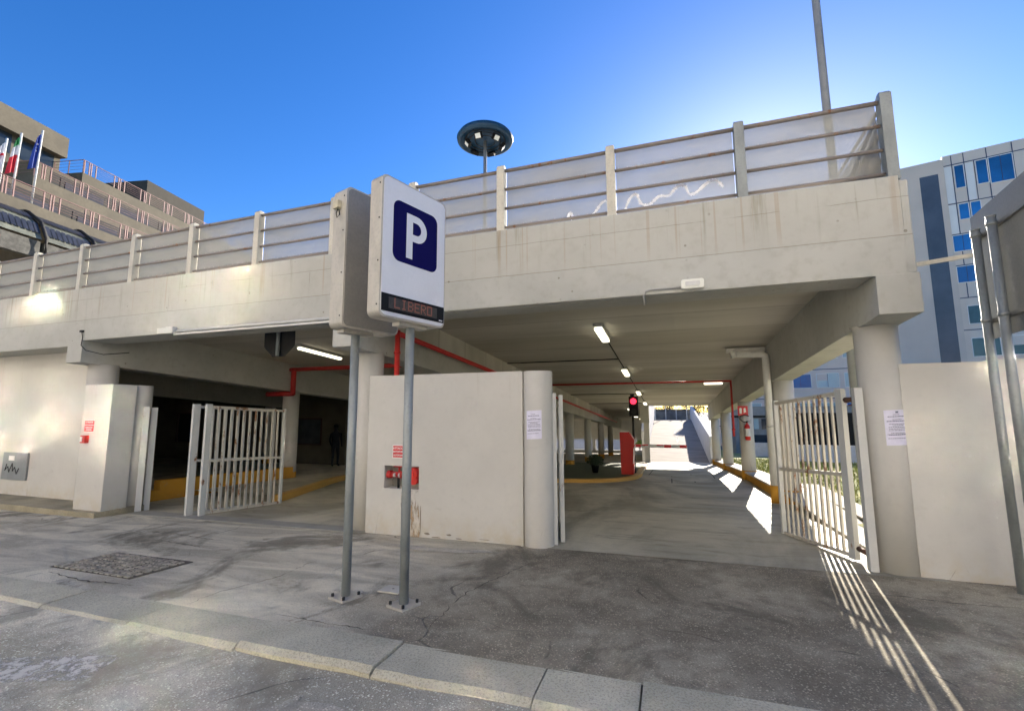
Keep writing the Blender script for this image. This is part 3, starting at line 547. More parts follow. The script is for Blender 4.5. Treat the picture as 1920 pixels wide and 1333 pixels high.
# ------------------------------------------------------------------ parking sign (two light boxes)
def rrect(w_, h__, r_, n=6, both=True):
    pts = []
    for cx_, cz_, a0 in ((w_/2-r_, h__/2-r_, 0), (-w_/2+r_, h__/2-r_, 90), (-w_/2+r_, -h__/2+r_, 180), (w_/2-r_, -h__/2+r_, 270)):
        for k in range(n+1): a_ = R(a0+90*k/n); pts.append((cx_+r_*math.cos(a_), cz_+r_*math.sin(a_)))
    return pts
az = R(16.3); D = Vector((math.sin(az), math.cos(az), 0)); N = Vector((math.cos(az), -math.sin(az), 0))   # along the face; face normal
def lightbox(label, post, cen, zc, w_, h__, th, front):
    t = thing('parking_sign', label, 'sign', (post[0], post[1], g(*post)), None); C_ = Vector((cen[0], cen[1], zc))
    fn = lambda a, b_, e: tuple(C_+D*a+Vector((0, 0, b_))+N*e)
    mb = MB(); mb.prism(rrect(w_, h__, .06), -th/2, th/2, fn); box_ = link('cabinet', mb, 'alu', t, bevel=.004)
    for dz in (-.42, -.12, .18, .43): q = Vector(fn(-w_/2, dz*h__, th*.32)); mb = MB(); mb.cyl(q+D*.004, q-D*.003, .008, n=8); link('screw', mb, 'dark', box_)
    mb = MB(); mb.prism(rrect(w_-.035, h__-.035, .055), th/2+.001, th/2+.006, fn); link('face', mb, 'signwhite' if front else 'cabinetback', box_)
    mb = MB(); mb.prism(rrect(w_-.035, h__-.035, .055), -th/2-.006, -th/2-.001, fn); link('face', mb, 'signwhite', box_)
    mb = MB(); mb.cyl((post[0], post[1], g(*post)), (post[0], post[1], zc-h__/2+.002), .041, n=24); link('post', mb, 'galv', t)
    bp = Vector((post[0], post[1], 0)); zb_ = g(*post); mb = MB(); mb.obox(bp, D, N, .105, .105, zb_-.01, zb_+.02); pl_ = link('base_plate', mb, 'alu', t, bevel=.003)
    for i in (-1, 1):
        for j in (-1, 1): q = bp+D*.08*i+N*.08*j; mb = MB(); mb.cyl((q.x, q.y, zb_+.01), (q.x, q.y, zb_+.045), .013, n=6); link('bolt', mb, 'dark', pl_)
    q = Vector((post[0], post[1], 0)); mb = MB(); mb.obox(q, D, N, .17, .05, zc-h__/2-.03, zc-h__/2+.001); link('bracket', mb, 'alu', t); return t, C_, fn
p2 = (-2.245, 3.66)
cen2 = (-2.245+.09*N.x-.02*D.x, 3.66+.09*N.y-.02*D.y); cen2 = (-2.265, 3.60)
cen2 = (-2.265+.04*N.x, 3.60+.04*N.y)
T2, C2, fn2 = lightbox('front parking sign with blue P panel, LIBERO display and galvanised post', p2, cen2, 3.035, .79, 1.27, .155, True)
e = .155/2+.0065
mb = MB(); mb.prism([(a, b_+.165) for a, b_ in rrect(.54, .56, .075)], e, e+.003, fn2); link('blue_panel', mb, 'navy', T2)
# letter P
def arc(cx_, cz_, rx, rz, a0, a1, n): return [(cx_+rx*math.cos(R(a0+(a1-a0)*k/n)), cz_+rz*math.sin(R(a0+(a1-a0)*k/n))) for k in range(n+1)]
mb = MB(); cz_ = .235; e2 = e+.0045
outer = [(-.045, cz_+.125)]+arc(.005, cz_, .125, .125, 90, -90, 14)+[(-.045, cz_-.125)]; inner = [(-.045, cz_+.058)]+arc(.0, cz_, .058, .058, 90, -90, 14)+[(-.045, cz_-.058)]
mb.add([fn2(a, b_, e2) for a, b_ in outer]+[fn2(a, b_, e2) for a, b_ in inner], [(i, i+1, len(outer)+i+1, len(outer)+i) for i in range(len(outer)-1)])
mb.add([fn2(a, b_, e2) for a, b_ in ((-.12, -.06), (-.045, -.06), (-.045, cz_+.125), (-.12, cz_+.125))], [(0, 1, 2, 3)])
mb.v = [v for v in mb.v]; link('letter_p', mb, 'signwhite', T2)
mb = MB(); mb.prism([(-.375, -.585), (.375, -.585), (.377, -.43), (-.377, -.43)], e, e+.004, fn2); DP = link('display_band', mb, 'black', T2)
mb = MB(); mb.prism([(-.30, -.555), (.28, -.555), (.28, -.455), (-.30, -.455)], e+.0045, e+.007, fn2); link('display', mb, 'ledoff', DP)
FONT = {'L': ['10000']*6+['11111'], 'I': ['01110', '00100', '00100', '00100', '00100', '00100', '01110'], 'B': ['11110', '10001', '10001', '11110', '10001', '10001', '11110'], 'E': ['11111', '10000', '10000', '11110', '10000', '10000', '11111'], 'R': ['11110', '10001', '10001', '11110', '10100', '10010', '10001'], 'O': ['11111', '10001', '10001', '10001', '10001', '10001', '11111']}
mb = MB(); p_ = .0128
for k, ch in enumerate('LIBERO'):
    for r_, row in enumerate(FONT[ch]):
        for c_, v in enumerate(row):
            if v == '1':
                a = -.235+k*.078+c_*p_; z_ = -.462-r_*p_; s_ = .0056
                mb.add([fn2(a+i, z_+j, e+.0085) for i, j in ((-s_, -s_), (s_, -s_), (s_, s_), (-s_, s_))], [(0, 1, 2, 3)])
link('led_letters', mb, 'led', DP)
mb = MB(); mb.prism([(.31, -.572), (.355, -.572), (.355, -.56), (.31, -.56)], e+.0045, e+.006, fn2); link('maker_mark', mb, 'whiteink', DP)
p1 = (-2.85, 3.66)
T1, C1, fn1 = lightbox('rear parking sign cabinet half hidden behind the front one, with small sensor', p1, (-2.79, 3.72), 3.05, .66, 1.36, .20, False)
mb = MB(); q = Vector(fn1(-.34, .5, -.02)); mb.obox((q.x, q.y), D, N, .03, .04, q.z-.03, q.z+.045); sn = link('sensor', mb, simple('cream_sensor', (.55, .5, .36), .5), T1, bevel=.005)
mb = MB(); mb.tube([q+Vector((0, 0, -.03)), q+Vector((.0, -.02, -.08)), q+Vector((.02, -.03, -.13)), q+Vector((.04, -.02, -.1)), q+Vector((.02, -.01, -.04))], .005, 6); link('cable', mb, 'black', sn)

# ------------------------------------------------------------------ sign seen from the back (right)
az = R(8.6); D3 = Vector((math.sin(az), math.cos(az), 0)); N3 = Vector((math.cos(az), -math.sin(az), 0))
T = thing('traffic_sign', 'large grey sign panel seen from behind on two tall galvanised poles', 'sign', (3.08, 5.9, -.13))
A3 = Vector((3.10, 5.985, 0))
for k, (dd, zt) in enumerate(((-.15, 3.43), (-.50, 3.44), (-1.9, 3.44))):
    p = A3+D3*dd
    if k == 0: p = Vector((3.08, 5.84, 0))
    mb = MB(); mb.cyl((p.x, p.y, g(p.x, p.y)-.02), (p.x, p.y, zt), .037, n=20); mb.cyl((p.x, p.y, zt), (p.x, p.y, zt+.015), .04, n=20)
    if k < 2: link('pole', mb, 'galv', T)
fn3 = lambda a, b_, e_: tuple(A3+D3*a+Vector((0, 0, b_))+N3*e_)
mb = MB(); mb.prism([(.13, 2.31), (.13, 3.66), (-1.6, 3.66), (-1.6, 2.31)], .07, .074, fn3); link('panel', mb, 'signback', T)
mb = MB()
for z_ in (3.36, 2.47): mb.prism([(.10, z_), (.10, z_+.035), (-1.6, z_+.035), (-1.6, z_)], .045, .069, fn3)
link('support_rail', mb, 'signback', T)
for dd in (-.15, -.5):
    for z_ in (3.38, 2.49): p = A3+D3*dd if dd < -.2 else Vector((3.08, 5.84, 0)); mb = MB(); mb.cyl((p.x, p.y, z_-.02), (p.x, p.y, z_+.02), .043, n=16); link('clamp', mb, 'galv', T)
mb = MB(); mb.bar((2.49, 6.15, 3.19), (3.06, 5.88, 3.19), .02, .045)
tag(link('bracket_arm', mb, 'alu', base=(2.5, 6.1, 3.19)), 'perforated steel strut from the garage corner to the grey sign pole', 'bracket')

# ------------------------------------------------------------------ lamps, conduits, pipes
def ceiling_lamp(x, y, label, L=.62, w_=.15, along='y', mat='lamp', grp='ceiling lamps in a row above the driveway'):
    z = ceil(y); t = thing('ceiling_lamp', label, 'lamp', (x, y, z-.02), grp); hx, hy = (w_/2, L/2) if along == 'y' else (L/2, w_/2); fn = lambda a, b_, c_: (a, b_, ceil(b_)+c_)
    mb = MB(); mb.box(x-hx, x+hx, y-hy, y+hy, -.07, .0, fn); link('housing', mb, 'greypvc', t, bevel=.01); mb = MB(); mb.box(x-hx*.86, x+hx*.86, y-hy*.94, y+hy*.94, -.125, -.071, fn); link('diffuser', mb, mat, t, bevel=.02); return t
names = ['nearest', 'second', 'third', 'fourth', 'fifth', 'sixth']
for nme, y in zip(names, (9.0, 14.2, 20.2, 25.6)): ceiling_lamp(-1.18, y, f'glowing ceiling lamp above the right driveway, {nme} from the entrance', 1.2, .17)
for nme, (x, y) in zip(names, ((-2.3, 30.), (-2.45, 34), (-2.5, 38), (-2.3, 42))): ceiling_lamp(x, y, f'small far ceiling lamp in the dark deck, {nme} beyond the red signal light', 1.0, .3, grp='far ceiling lamps')
ceiling_lamp(1.5, 17.25, 'glowing strip lamp across the ceiling near the right side beam', 1.0, .1, 'x', grp=None) if False else None
t = ceiling_lamp(1.5, 17.25, 'glowing strip lamp across the ceiling near the right side beam', .68, .14, 'x')
t = ceiling_lamp(-8.27, 9.3, 'long glowing tube lamp under the ceiling of the left entrance', 1.55, .14)
for x, y, l_ in ((-7.5, 22, 'faint far lamp beyond the columns left of the red barrier, nearer one'), (-8.5, 27.5, 'faint far lamp beyond the columns left of the red barrier, farther one')): ceiling_lamp(x, y, l_, 1.1, .3, grp='far ceiling lamps')
# emergency lamp and conduit on fascia
t = thing('emergency_lamp', 'white oblong emergency lamp on the concrete fascia over the right entrance', 'lamp', (.33, 5.6, 3.06)); mb = MB(); mb.prism([(a+.325, b_+3.062) for a, b_ in rrect(.25, .115, .03)], 5.55, 5.628, lambda a, b_, e_: (a, e_, b_)); link('cover', mb, 'offlamp', t, bevel=.012)
mb = MB(); mb.prism([(a+.325, b_+3.062) for a, b_ in rrect(.16, .05, .01)], 5.540, 5.549, lambda a, b_, e_: (a, e_, b_)); link('lens', mb, 'pvc', t)
mb = MB(); mb.tube([(.2, 5.61, 3.04), (-.12, 5.61, 3.045), (-.2, 5.61, 3.03), (-.225, 5.61, 2.97), (-.225, 5.63, 2.92), (-.225, 5.70, 2.90)], .012); mb.tube([(-.225, 5.70, 2.985), (-.225, 5.7, 2.88)], .012); tag(link('conduit', mb, 'greypvc', base=(0, 5.61, 3.0)), 'thin grey bent conduit running to the emergency lamp', 'conduit')
t = thing('junction_box', 'white junction box on the fascia over the left entrance', 'junction box', (-8.4, 5.6, 3.0)); mb = MB(); mb.box(-8.58, -8.32, 5.56, 5.628, 2.99, 3.09); mb.box(-8.34, -8.16, 5.54, 5.628, 2.98, 3.10); link('case', mb, 'pvc', t, bevel=.008)
mb = MB(); mb.cyl((-8.16, 5.60, 3.02), (-4.80, 5.60, 3.02), .022, n=12); mb.box(-8.2, -4.83, 5.59, 5.628, 2.955, 2.985); tag(link('conduit', mb, 'pvc', base=(-6.5, 5.6, 3.0)), 'long straight white conduit along the fascia over the left entrance', 'conduit')
mb = MB(); mb.tube([(-10.75, 5.6, 3.18), (-10.70, 5.6, 3.06), (-10.72, 5.6, 2.9), (-10.6, 5.62, 2.8), (-10.3, 5.75, 2.72), (-9.9, 5.95, 2.76)], .008); mb.box(-10.80, -10.72, 5.59, 5.628, 3.16, 3.2); tag(link('cable', mb, 'dark', base=(-10.7, 5.6, 3.1)), 'loose hanging cable at the beam end over the left entrance', 'cable')
# ceiling conduit transverse + lengthwise
mb = MB(); P = lambda x, y, d=.03: (x, y, ceil(y)-d)
for y in (12.1, 20.9, 25.9): mb.cyl(P(-4.25, y), P(-1.2 if y != 20.9 else -1.0, y), .016, n=8)
mb.cyl(P(-1.18, 9.6), P(-1.18, 25), .014, n=8); tag(link('conduit', mb, 'dark', base=(-1.2, 12, 2.9)), 'thin dark conduit linking the ceiling lamps of the right driveway', 'conduit')
# fire pipes
t = thing('fire_pipe', 'red sprinkler pipe along the left beam of the right driveway', 'pipe', (-4.25, 6.5, 2.8)); mb = MB(); zp = lambda y: 2.87-.067*(y-6.9)
mb.cyl((-4.22, 6.5, zp(6.5)), (-4.22, 40, zp(40)), .045, n=12); mb.cyl((-4.22, 6.5, zp(6.5)+.05), (-4.22, 6.5, .0), .045, n=14); mb.cyl((-4.22, 6.5, 2.55), (-4.22, 6.5, 2.59), .055, n=14); link('pipe', mb, 'red', t)
t = thing('fire_pipe', 'dark red pipe crossing the ceiling of the right driveway and dropping at the column', 'pipe', (0, 16.9, 2.5)); mb = MB(); zc = ceil(16.95)-.06; mb.cyl((-4.2, 16.95, zc), (2.02, 16.95, zc), .035, n=12); mb.cyl((2.02, 16.95, zc+.03), (2.02, 16.95, .75), .035, n=12); mb.cyl((2.02, 16.95, .95), (2.02, 16.95, 1.0), .06, n=12); link('pipe', mb, 'red', t)
t = thing('fire_pipe', 'dark red pipe under the left entrance ceiling with an elbow down to the column', 'pipe', (-8, 11.1, 2.8)); mb = MB(); mb.cyl((-11.1, 10.85, 2.87), (-4.85, 10.85, 2.87), .06, n=12); mb.cyl((-10.62, 10.85, 2.9), (-10.62, 10.85, 2.12), .075, n=12); mb.cyl((-11.6, 10.85, 2.15), (-10.6, 10.85, 2.15), .07, n=12); link('pipe', mb, 'red', t)
# downpipe on the right
t = thing('downpipe', 'white drainpipe dropping from the ceiling to a yellow foot near the gate', 'drainpipe', (2.02, 11.0, -.3)); mb = MB(); zt = 2.80
mb.tube([(1.35, 10.9, zt+.02), (1.95, 11.0, zt), (2.01, 11.0, zt-.04), (2.02, 11.0, zt-.12), (2.02, 11.0, .05)], .075, 16); mb.cyl((1.32, 10.9, zt+.0), (1.42, 10.9, zt+.03), .085, n=14); link('pipe', mb, 'pvc', t)
mb = MB(); mb.cyl((2.02, 11.0, -.35), (2.02, 11.0, .05), .085, n=16); link('foot', mb, 'yellow', t); mb = MB(); mb.cyl((2.02, 11.0, 1.25), (2.02, 11.0, 1.29), .082, n=16); link('clamp', mb, 'greypvc', t)
mb = MB(); mb.box(1.30, 2.08, 11.25, 11.42, ceil(11.3)-.13, ceil(11.3)-.04); t2 = tag(link('ceiling_batten', mb, 'pvc', base=(1.7, 11.3, 2.9)), 'unlit white batten lamp on the ceiling beside the bent drainpipe', 'lamp')
# octagonal sign back under the left beam
t = thing('hanging_sign', 'dark back of an octagonal sign hanging under the left entrance beam', 'sign', (-7.05, 6.8, 3.2)); mb = MB(); a_ = .375; k_ = .155
mb.prism([(-7.05-a_, 2.86), (-7.05-k_, 2.66), (-7.05+k_, 2.66), (-7.05+a_, 2.86), (-7.05+a_, 3.2), (-7.05+k_, 3.30), (-7.05-k_, 3.30), (-7.05-a_, 3.2)], 6.80, 6.81, lambda a, b_, e_: (a, e_, b_)); link('plate', mb, 'dark', t); mb = MB(); mb.cyl((-7.04, 6.76, 2.67), (-7.04, 6.76, 3.33), .035, n=12); link('pole', mb, 'galv', t)

# ------------------------------------------------------------------ notices on the columns
def notice(cx_, cyy, r_, ang0, w_, z0, z1, label, dark, seed):
    random.seed(seed); t = thing('paper_notice', label, 'notice', (cx_, cyy-r_, z0)); n = 8
    def P(u, z, e_): a = ang0+(u-.5)*w_/r_; return (cx_+(r_+e_)*math.sin(a), cyy-(r_+e_)*math.cos(a), z+.012*(u-.5))
    mb = MB(); mb.add([P(i/n, z, .004) for i in range(n+1) for z in (z0, z1)], [(2*i, 2*i+2, 2*i+3, 2*i+1) for i in range(n)], True); link('sheet', mb, 'paper', t)
    mb = MB(); H = z1-z0; rows = (.86, .80, .72, .67, .59, .55, .505, .46, .415, .34, .30, .285, .19)
    for k, rz_ in enumerate(rows):
        a, b_ = ((.33, .6), (.13, .85), (.3, .68), (.08, .93), (.15, .87), (.28, .75), (.13, .9), (.15, .9), (.13, .93), (.2, .88), (.07, .95), (.12, .9), (.08, .8))[k]; u = a
        while u < b_:
            wd = random.uniform(.03, .1); u2 = min(b_, u+wd); hh = .009 if k in (1, 3) else .006
            mb.add([P(u, z0+H*rz_, .0055), P(u2, z0+H*rz_, .0055), P(u2, z0+H*rz_+hh, .0055), P(u, z0+H*rz_+hh, .0055)], [(0, 1, 2, 3)]); u = u2+.012
    if dark: mb.add([P(u, z0+H*z_, .0055) for u, z_ in ((.44, .91), (.56, .91), (.56, .96), (.44, .96))], [(0, 1, 2, 3)])
    link('printed_lines', mb, 'ink', t)
notice(2.30, 6.3, .21, R(13), .235, 1.22, 1.60, 'white printed notice in a plastic sleeve taped to the right corner column', True, 3)
notice(-1.72, 6.17, .205, R(-2), .22, 1.23, 1.61, 'white printed notice taped to the rounded end of the middle wall', False, 5)
random.seed(11)

# ------------------------------------------------------------------ barrier, signal, plants, extinguisher
bx, by = -1.38, 16.05; bz = g(bx, by)+.08
t = thing('parking_barrier', 'red parking barrier machine with a red and white arm across the driveway', 'barrier', (bx, by, bz))
mb = MB(); mb.prism([(-1.58, bz), (-1.18, bz), (-1.14, bz+.9), (-1.12, bz+1.12), (-1.30, bz+1.38), (-1.60, bz+1.38)], 15.9, 16.35, lambda a, b_, e_: (a, e_, b_)); cb = link('cabinet', mb, 'redbox', t, bevel=.012)
mb = MB(); mb.box(-1.59, -1.33, 15.95, 16.3, bz+1.385, bz+1.42); link('lid', mb, 'pvc', cb); mb = MB(); mb.prism([(-1.175, bz+.35), (-1.13, bz+.75), (-1.08, bz+.95), (-1.10, bz+.98), (-1.16, bz+.85), (-1.19, bz+.35)], 15.88, 15.899, lambda a, b_, e_: (a, e_, b_)); link('white_trim', mb, 'whiteink', cb)
mb = MB(); mb.prism([(-1.14, bz+.96), (-1.04, bz+1.08), (-1.06, bz+1.22), (-1.12, bz+1.15)], 15.9, 16.1, lambda a, b_, e_: (a, e_, b_)); link('arm_mount', mb, 'whiteink', cb)
za = bz+.945; xs_ = frange(-1.14, .52, 7)
arm = MB(); arm.box(-1.14, .52, 15.93, 15.97, za-.05, za+.05); arm_o = link('barrier_arm', arm, 'gatesmooth', t)
for k in range(0, 7): mb = MB(); mb.box(xs_[k]+.0, xs_[k+1]-.02, 15.924, 15.929, za+.015 if k % 2 else za-.045, za+.048); link('red_stripe', mb, 'redsign', arm_o) if k % 3 != 2 else None
t = thing('traffic_light', 'black two-lamp signal glowing red on a dark pole behind the barrier', 'traffic light', (-1.12, 16.6, g(-1.1, 16.6)))
mb = MB(); mb.cyl((-1.2, 16.72, g(-1.1, 16.7)), (-1.2, 16.72, 2.05), .04, n=12); link('pole', mb, 'dark', t); mb = MB(); mb.box(-1.31, -1.0, 16.5, 16.65, 1.40, 2.10); mb.box(-1.26, -1.13, 16.52, 16.63, 2.10, 2.18); hd = link('head', mb, 'black', t, bevel=.015)
mb = MB(); mb.cyl((-1.155, 16.49, 1.93), (-1.155, 16.5, 1.93), .105, n=28); link('red_lens', mb, 'redlamp', hd); mb = MB(); mb.cyl((-1.155, 16.49, 1.58), (-1.155, 16.5, 1.58), .1, n=28); link('dark_lens', mb, 'dark', hd)
mb = MB(); mb.prism(arc(0, 0, .125, .125, 20, 160, 10)+arc(0, 0, .115, .115, 160, 20, 10), 16.36, 16.5, lambda a, b_, e_: (-1.155+a, e_, 1.93+b_)); link('visor', mb, 'black', hd)
def leafcloud(mb, c, rad, n, size, squash=1., jit=.25):
    for i in range(n):
        d = Vector((random.gauss(0, 1), random.gauss(0, 1), random.gauss(0, 1))).normalized(); rr = random.random()**.4
        p = Vector(c)+Vector((d.x*rad[0], d.y*rad[1], d.z*rad[2]))*rr; a = Vector((random.gauss(0, 1), random.gauss(0, 1), random.gauss(0, 1))).normalized(); b2 = a.orthogonal().normalized(); s_ = size*random.uniform(.6, 1.4)
        mb.add([p-a*s_, p+b2*s_*.4, p+a*s_, p-b2*s_*.4], [(0, 1, 2, 3)])
t = thing('potted_plant', 'dark bushy potted plant on the green island left of the barrier', 'potted plant', (-2.5, 16.3, g(-2.5, 16.3)+.08)); zb_ = g(-2.5, 16.3)+.08
mb = MB(); mb.lathe((-2.5, 16.3, zb_), [(0, 0), (.10, 0), (.14, .24), (.15, .26), (.13, .26), (.0, .22)], 18); link('pot', mb, 'black', t); mb = MB(); leafcloud(mb, (-2.5, 16.3, zb_+.42), (.32, .3, .2), 500, .05); link('foliage', mb, simple('dark_leaf', (.03, .05, .02), .6, .3), t)
t = thing('fire_extinguisher', 'red fire extinguisher hanging on the second driveway column from the gate', 'fire extinguisher', (2.27, 16.05, .7)); ex, ey = 2.30, 16.04
mb = MB(); mb.lathe((ex, ey, .68), [(0, 0), (.075, 0), (.08, .02), (.08, .40), (.065, .46), (.025, .50), (.022, .54), (0, .54)], 24); bd_ = link('cylinder', mb, 'redbox', t); mb = MB(); mb.lathe((ex, ey, .80), [(.0815, 0), (.0815, .24)], 24); link('label_band', mb, 'pvc', bd_)
mb = MB(); mb.box(ex-.02, ex+.02, ey-.02, ey+.02, 1.22, 1.26); mb.bar((ex-.02, ey, 1.26), (ex+.12, ey-.02, 1.29), .02, .012); mb.bar((ex-.02, ey, 1.24), (ex+.11, ey-.02, 1.22), .02, .012); link('handle', mb, 'black', t)
mb = MB(); mb.tube([(ex-.02, ey, 1.24), (ex-.12, ey-.04, 1.25), (ex-.20, ey-.04, 1.33), (ex-.18, ey-.03, 1.42), (ex-.05, ey-.04, 1.46), (ex+.06, ey-.04, 1.42)], .014, 8); link('hose', mb, 'black', t)
t = thing('safety_sign', 'square red fire extinguisher sign above the extinguisher on the column', 'sign', (2.2, 16.12, 1.6)); mb = MB(); mb.box(2.07, 2.36, 16.115, 16.125, 1.44, 1.74); link('sign_plate', mb, 'redsign', t); mb = MB()
mb.prism([(2.12, 1.5), (2.18, 1.5), (2.19, 1.66), (2.15, 1.69), (2.12, 1.66)], 16.108, 16.114, lambda a, b_, e_: (a, e_, b_)); mb.prism([(2.24, 1.52), (2.31, 1.55), (2.29, 1.68), (2.24, 1.66)], 16.108, 16.114, lambda a, b_, e_: (a, e_, b_)); link('pictogram', mb, 'whiteink', t)
# detection loops cut in the floor
mb = MB()
for a, b_ in (((0, 14.3), (0, 16.6)), ((.65, 14.7), (.65, 18.0)), ((1.3, 16.2), (1.42, 19.6)), ((-.75, 16.9), (-.72, 20.5)), ((0, 16.6), (.65, 16.9)), ((-.72, 14.6), (2.1, 13.9))):
    d = (Vector(b_)-Vector(a)).normalized(); n_ = Vector((-d.y, d.x))*.015
    mb.add([(p[0], p[1], g(p[0], p[1])+.006) for p in (Vector(a)-n_, Vector(b_)-n_, Vector(b_)+n_, Vector(a)+n_)], [(0, 1, 2, 3)])
struct(link('floor_loop_joint', mb, 'black'))

# ------------------------------------------------------------------ guard booth and people in the left bay
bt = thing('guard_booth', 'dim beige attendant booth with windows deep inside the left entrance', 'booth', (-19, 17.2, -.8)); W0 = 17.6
def wallholes(x0, x1, z0, z1, holes, y0, y1):
    mb = MB(); xs = sorted({x0, x1, *[h for q in holes for h in q[:2]]}); zs = sorted({z0, z1, *[h for q in holes for h in q[2:]]})
    for a, b_ in zip(xs, xs[1:]):
        for c_, d in zip(zs, zs[1:]):
            if not any(q[0] <= (a+b_)/2 <= q[1] and q[2] <= (c_+d)/2 <= q[3] for q in holes): mb.box(a, b_, y0, y1, c_, d)
    return mb
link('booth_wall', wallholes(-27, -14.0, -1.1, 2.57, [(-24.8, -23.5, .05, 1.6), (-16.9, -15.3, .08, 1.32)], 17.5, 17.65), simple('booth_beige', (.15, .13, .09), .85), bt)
mb = MB(); mb.box(-14.15, -14.0, 17.66, 21, -1.1, 2.3); link('booth_wall', mb, 'white', bt)
for a, b_ in ((-24.8, -23.5), (-16.9, -15.3)):
    mb = MB(); z0_, z1_ = (.05, 1.6) if a < -20 else (.08, 1.32)
    mb.box(a, a+.06, 17.47, 17.68, z0_, z1_); mb.box(b_-.06, b_, 17.47, 17.68, z0_, z1_); mb.box(a+.06, b_-.06, 17.47, 17.68, z1_-.06, z1_); mb.box(a+.06, b_-.06, 17.47, 17.68, z0_, z0_+.05); fr = link('window', mb, simple('brown_window_frame', (.07, .035, .03), .6), bt)
    mb = MB(); mb.box(a+.06, b_-.06, 17.57, 17.575, z0_+.05, z1_-.06); link('pane', mb, 'bglass' if a < -20 else simple('clear_pane', (.1, .11, .12), .1, .2), fr)
def person(label, loc, face, pose, cloth):
    verts = [((0, 0, .92), .15), ((0, 0, 1.15), .14), ((0, 0, 1.40), .155), ((0, .01, 1.50), .06), ((0, .0, 1.64), .095), ((0, 0, 1.72), .085)]
    ed = [(0, 1), (1, 2), (2, 3), (3, 4), (4, 5)]
    def chain(st, pts):
        p = st
        for q in pts: verts.append(q); ed.append((p, len(verts)-1)); p = len(verts)-1
    for s_ in (-1, 1):
        chain(0, [((.1*s_, 0, .86), .10), ((.11*s_, -.02, .48), .068), ((.12*s_, .02, .09), .045), ((.13*s_, -.13, .04), .04)])
        if pose == 'stand': chain(2, [((.19*s_, 0, 1.38), .065), ((.25*s_, .02, 1.10), .046), ((.22*s_, -.12, .90), .034), ((.21*s_, -.18, .84), .03)])
        else: chain(2, [((.19*s_, 0, 1.38), .065), ((.24*s_, -.05, 1.12), .046), ((.12*s_, -.28, 1.08), .034), ((.08*s_, -.36, 1.08), .03)])
    t = thing('person', label, 'person', loc); me = bpy.data.meshes.new('body'); me.from_pydata([v[0] for v in verts], ed, []); o = bpy.data.objects.new('body', me); COL.objects.link(o); o.parent = t; t.rotation_euler.z = face
    md = o.modifiers.new('skin', 'SKIN')
    for sv, v in zip(me.skin_vertices[0].data, verts): sv.radius = (v[1], v[1]*.85)
    me.skin_vertices[0].data[0].use_root = True; md.use_smooth_shade = True; o.modifiers.new('sub', 'SUBSURF').levels = 2; o.modifiers['sub'].render_levels = 2; me.materials.append(M[cloth])
    mb = MB(); mb.lathe((0, .005, 1.66), [(.098, 0), (.105, .05), (.09, .11), (.05, .14), (0, .15)], 16); h2 = MB(); h2.v = [v+Vector(loc) for v in mb.v]; h2.f = mb.f; h2.sm = mb.sm; link('hair', h2, 'black', t)
    return t
person('person in dark clothes standing right of the booth window in the left bay', (-13.75, 16.6, g(-13.8, 16.6)+.0), R(60), 'stand', 'cloth')
person('person in dark clothes seen in silhouette behind the booth window', (-16.1, 18.4, -1.0+.0), R(180), 'desk', 'cloth')

# ------------------------------------------------------------------ outside right: lawn, wall, buildings
sheet('lawn', frange(2.72, 40, 30), frange(6.4, 60, 40), lambda x, y: g(2, y)+.05+(.12*min(1, (x-2.7)/2)), 'lawn')
mb = MB(); mb.prism([(2.75, 7), (3.05, 7), (3.6, 14), (3.1, 14)], 0, 1, lambda a, b_, e_: (a, b_, g(2, b_)+.11+e_*.03)); struct(link('path_strip', mb, simple('pale_path', (.5, .46, .4), .9)))
mb = MB()
for i in range(16000):
    x = 2.75+random.random()**1.6*8; y = 6.6+random.random()**1.3*26
    if 2.7 < x < 3.65 and y < 14.2 and x < 3.1+(y-7)*.08: continue
    z = g(2, y)+.05+.12*min(1, (x-2.7)/2); a = random.random()*6.28; h2 = random.uniform(.03, .10); w_ = .012+.0006*y; lx, ly = random.gauss(0, .03), random.gauss(0, .03)
    mb.add([(x-w_*math.cos(a), y-w_*math.sin(a), z), (x+w_*math.cos(a), y+w_*math.sin(a), z), (x+lx, y+ly, z+h2)], [(0, 1, 2)])
o = link('grass', mb, 'blade', base=(4, 10, -.2)); o['kind'] = 'stuff'; o['label'] = 'patchy yellow green grass blades on the lawn'; o['category'] = 'grass'
t = thing('garden_wall', 'low white wall with black slatted screen across the lawn behind the gate', 'wall', (9, 30, -1.4)); mb = MB(); mb.box(5.9, 30, 30, 30.2, -1.9, -.34); link('wall_face', mb, 'cold_white', t)
mb = MB(); mb.box(6.6, 14, 30.05, 30.12, -.33, 1.45); link('screen', mb, 'black', t)
t = thing('garden_wall', 'low white wall far behind the extinguisher column', 'wall', (8, 38, -1.4)); mb = MB(); mb.box(5.0, 9.6, 38, 38.2, -2.4, -.75); link('wall_face', mb, 'cold_white', t)
mb = MB(); mb.box(7.0, 8.4, 37.2, 37.95, -.9, .25); mb.box(6.95, 8.45, 37.15, 37.99, .25, .33); tag(link('waste_container', mb, simple('navy_plastic', (.015, .02, .04), .5), bevel=.03, base=(7.7, 37.6, -.9)), 'dark blue container standing on the far white wall beyond the lawn', 'container')
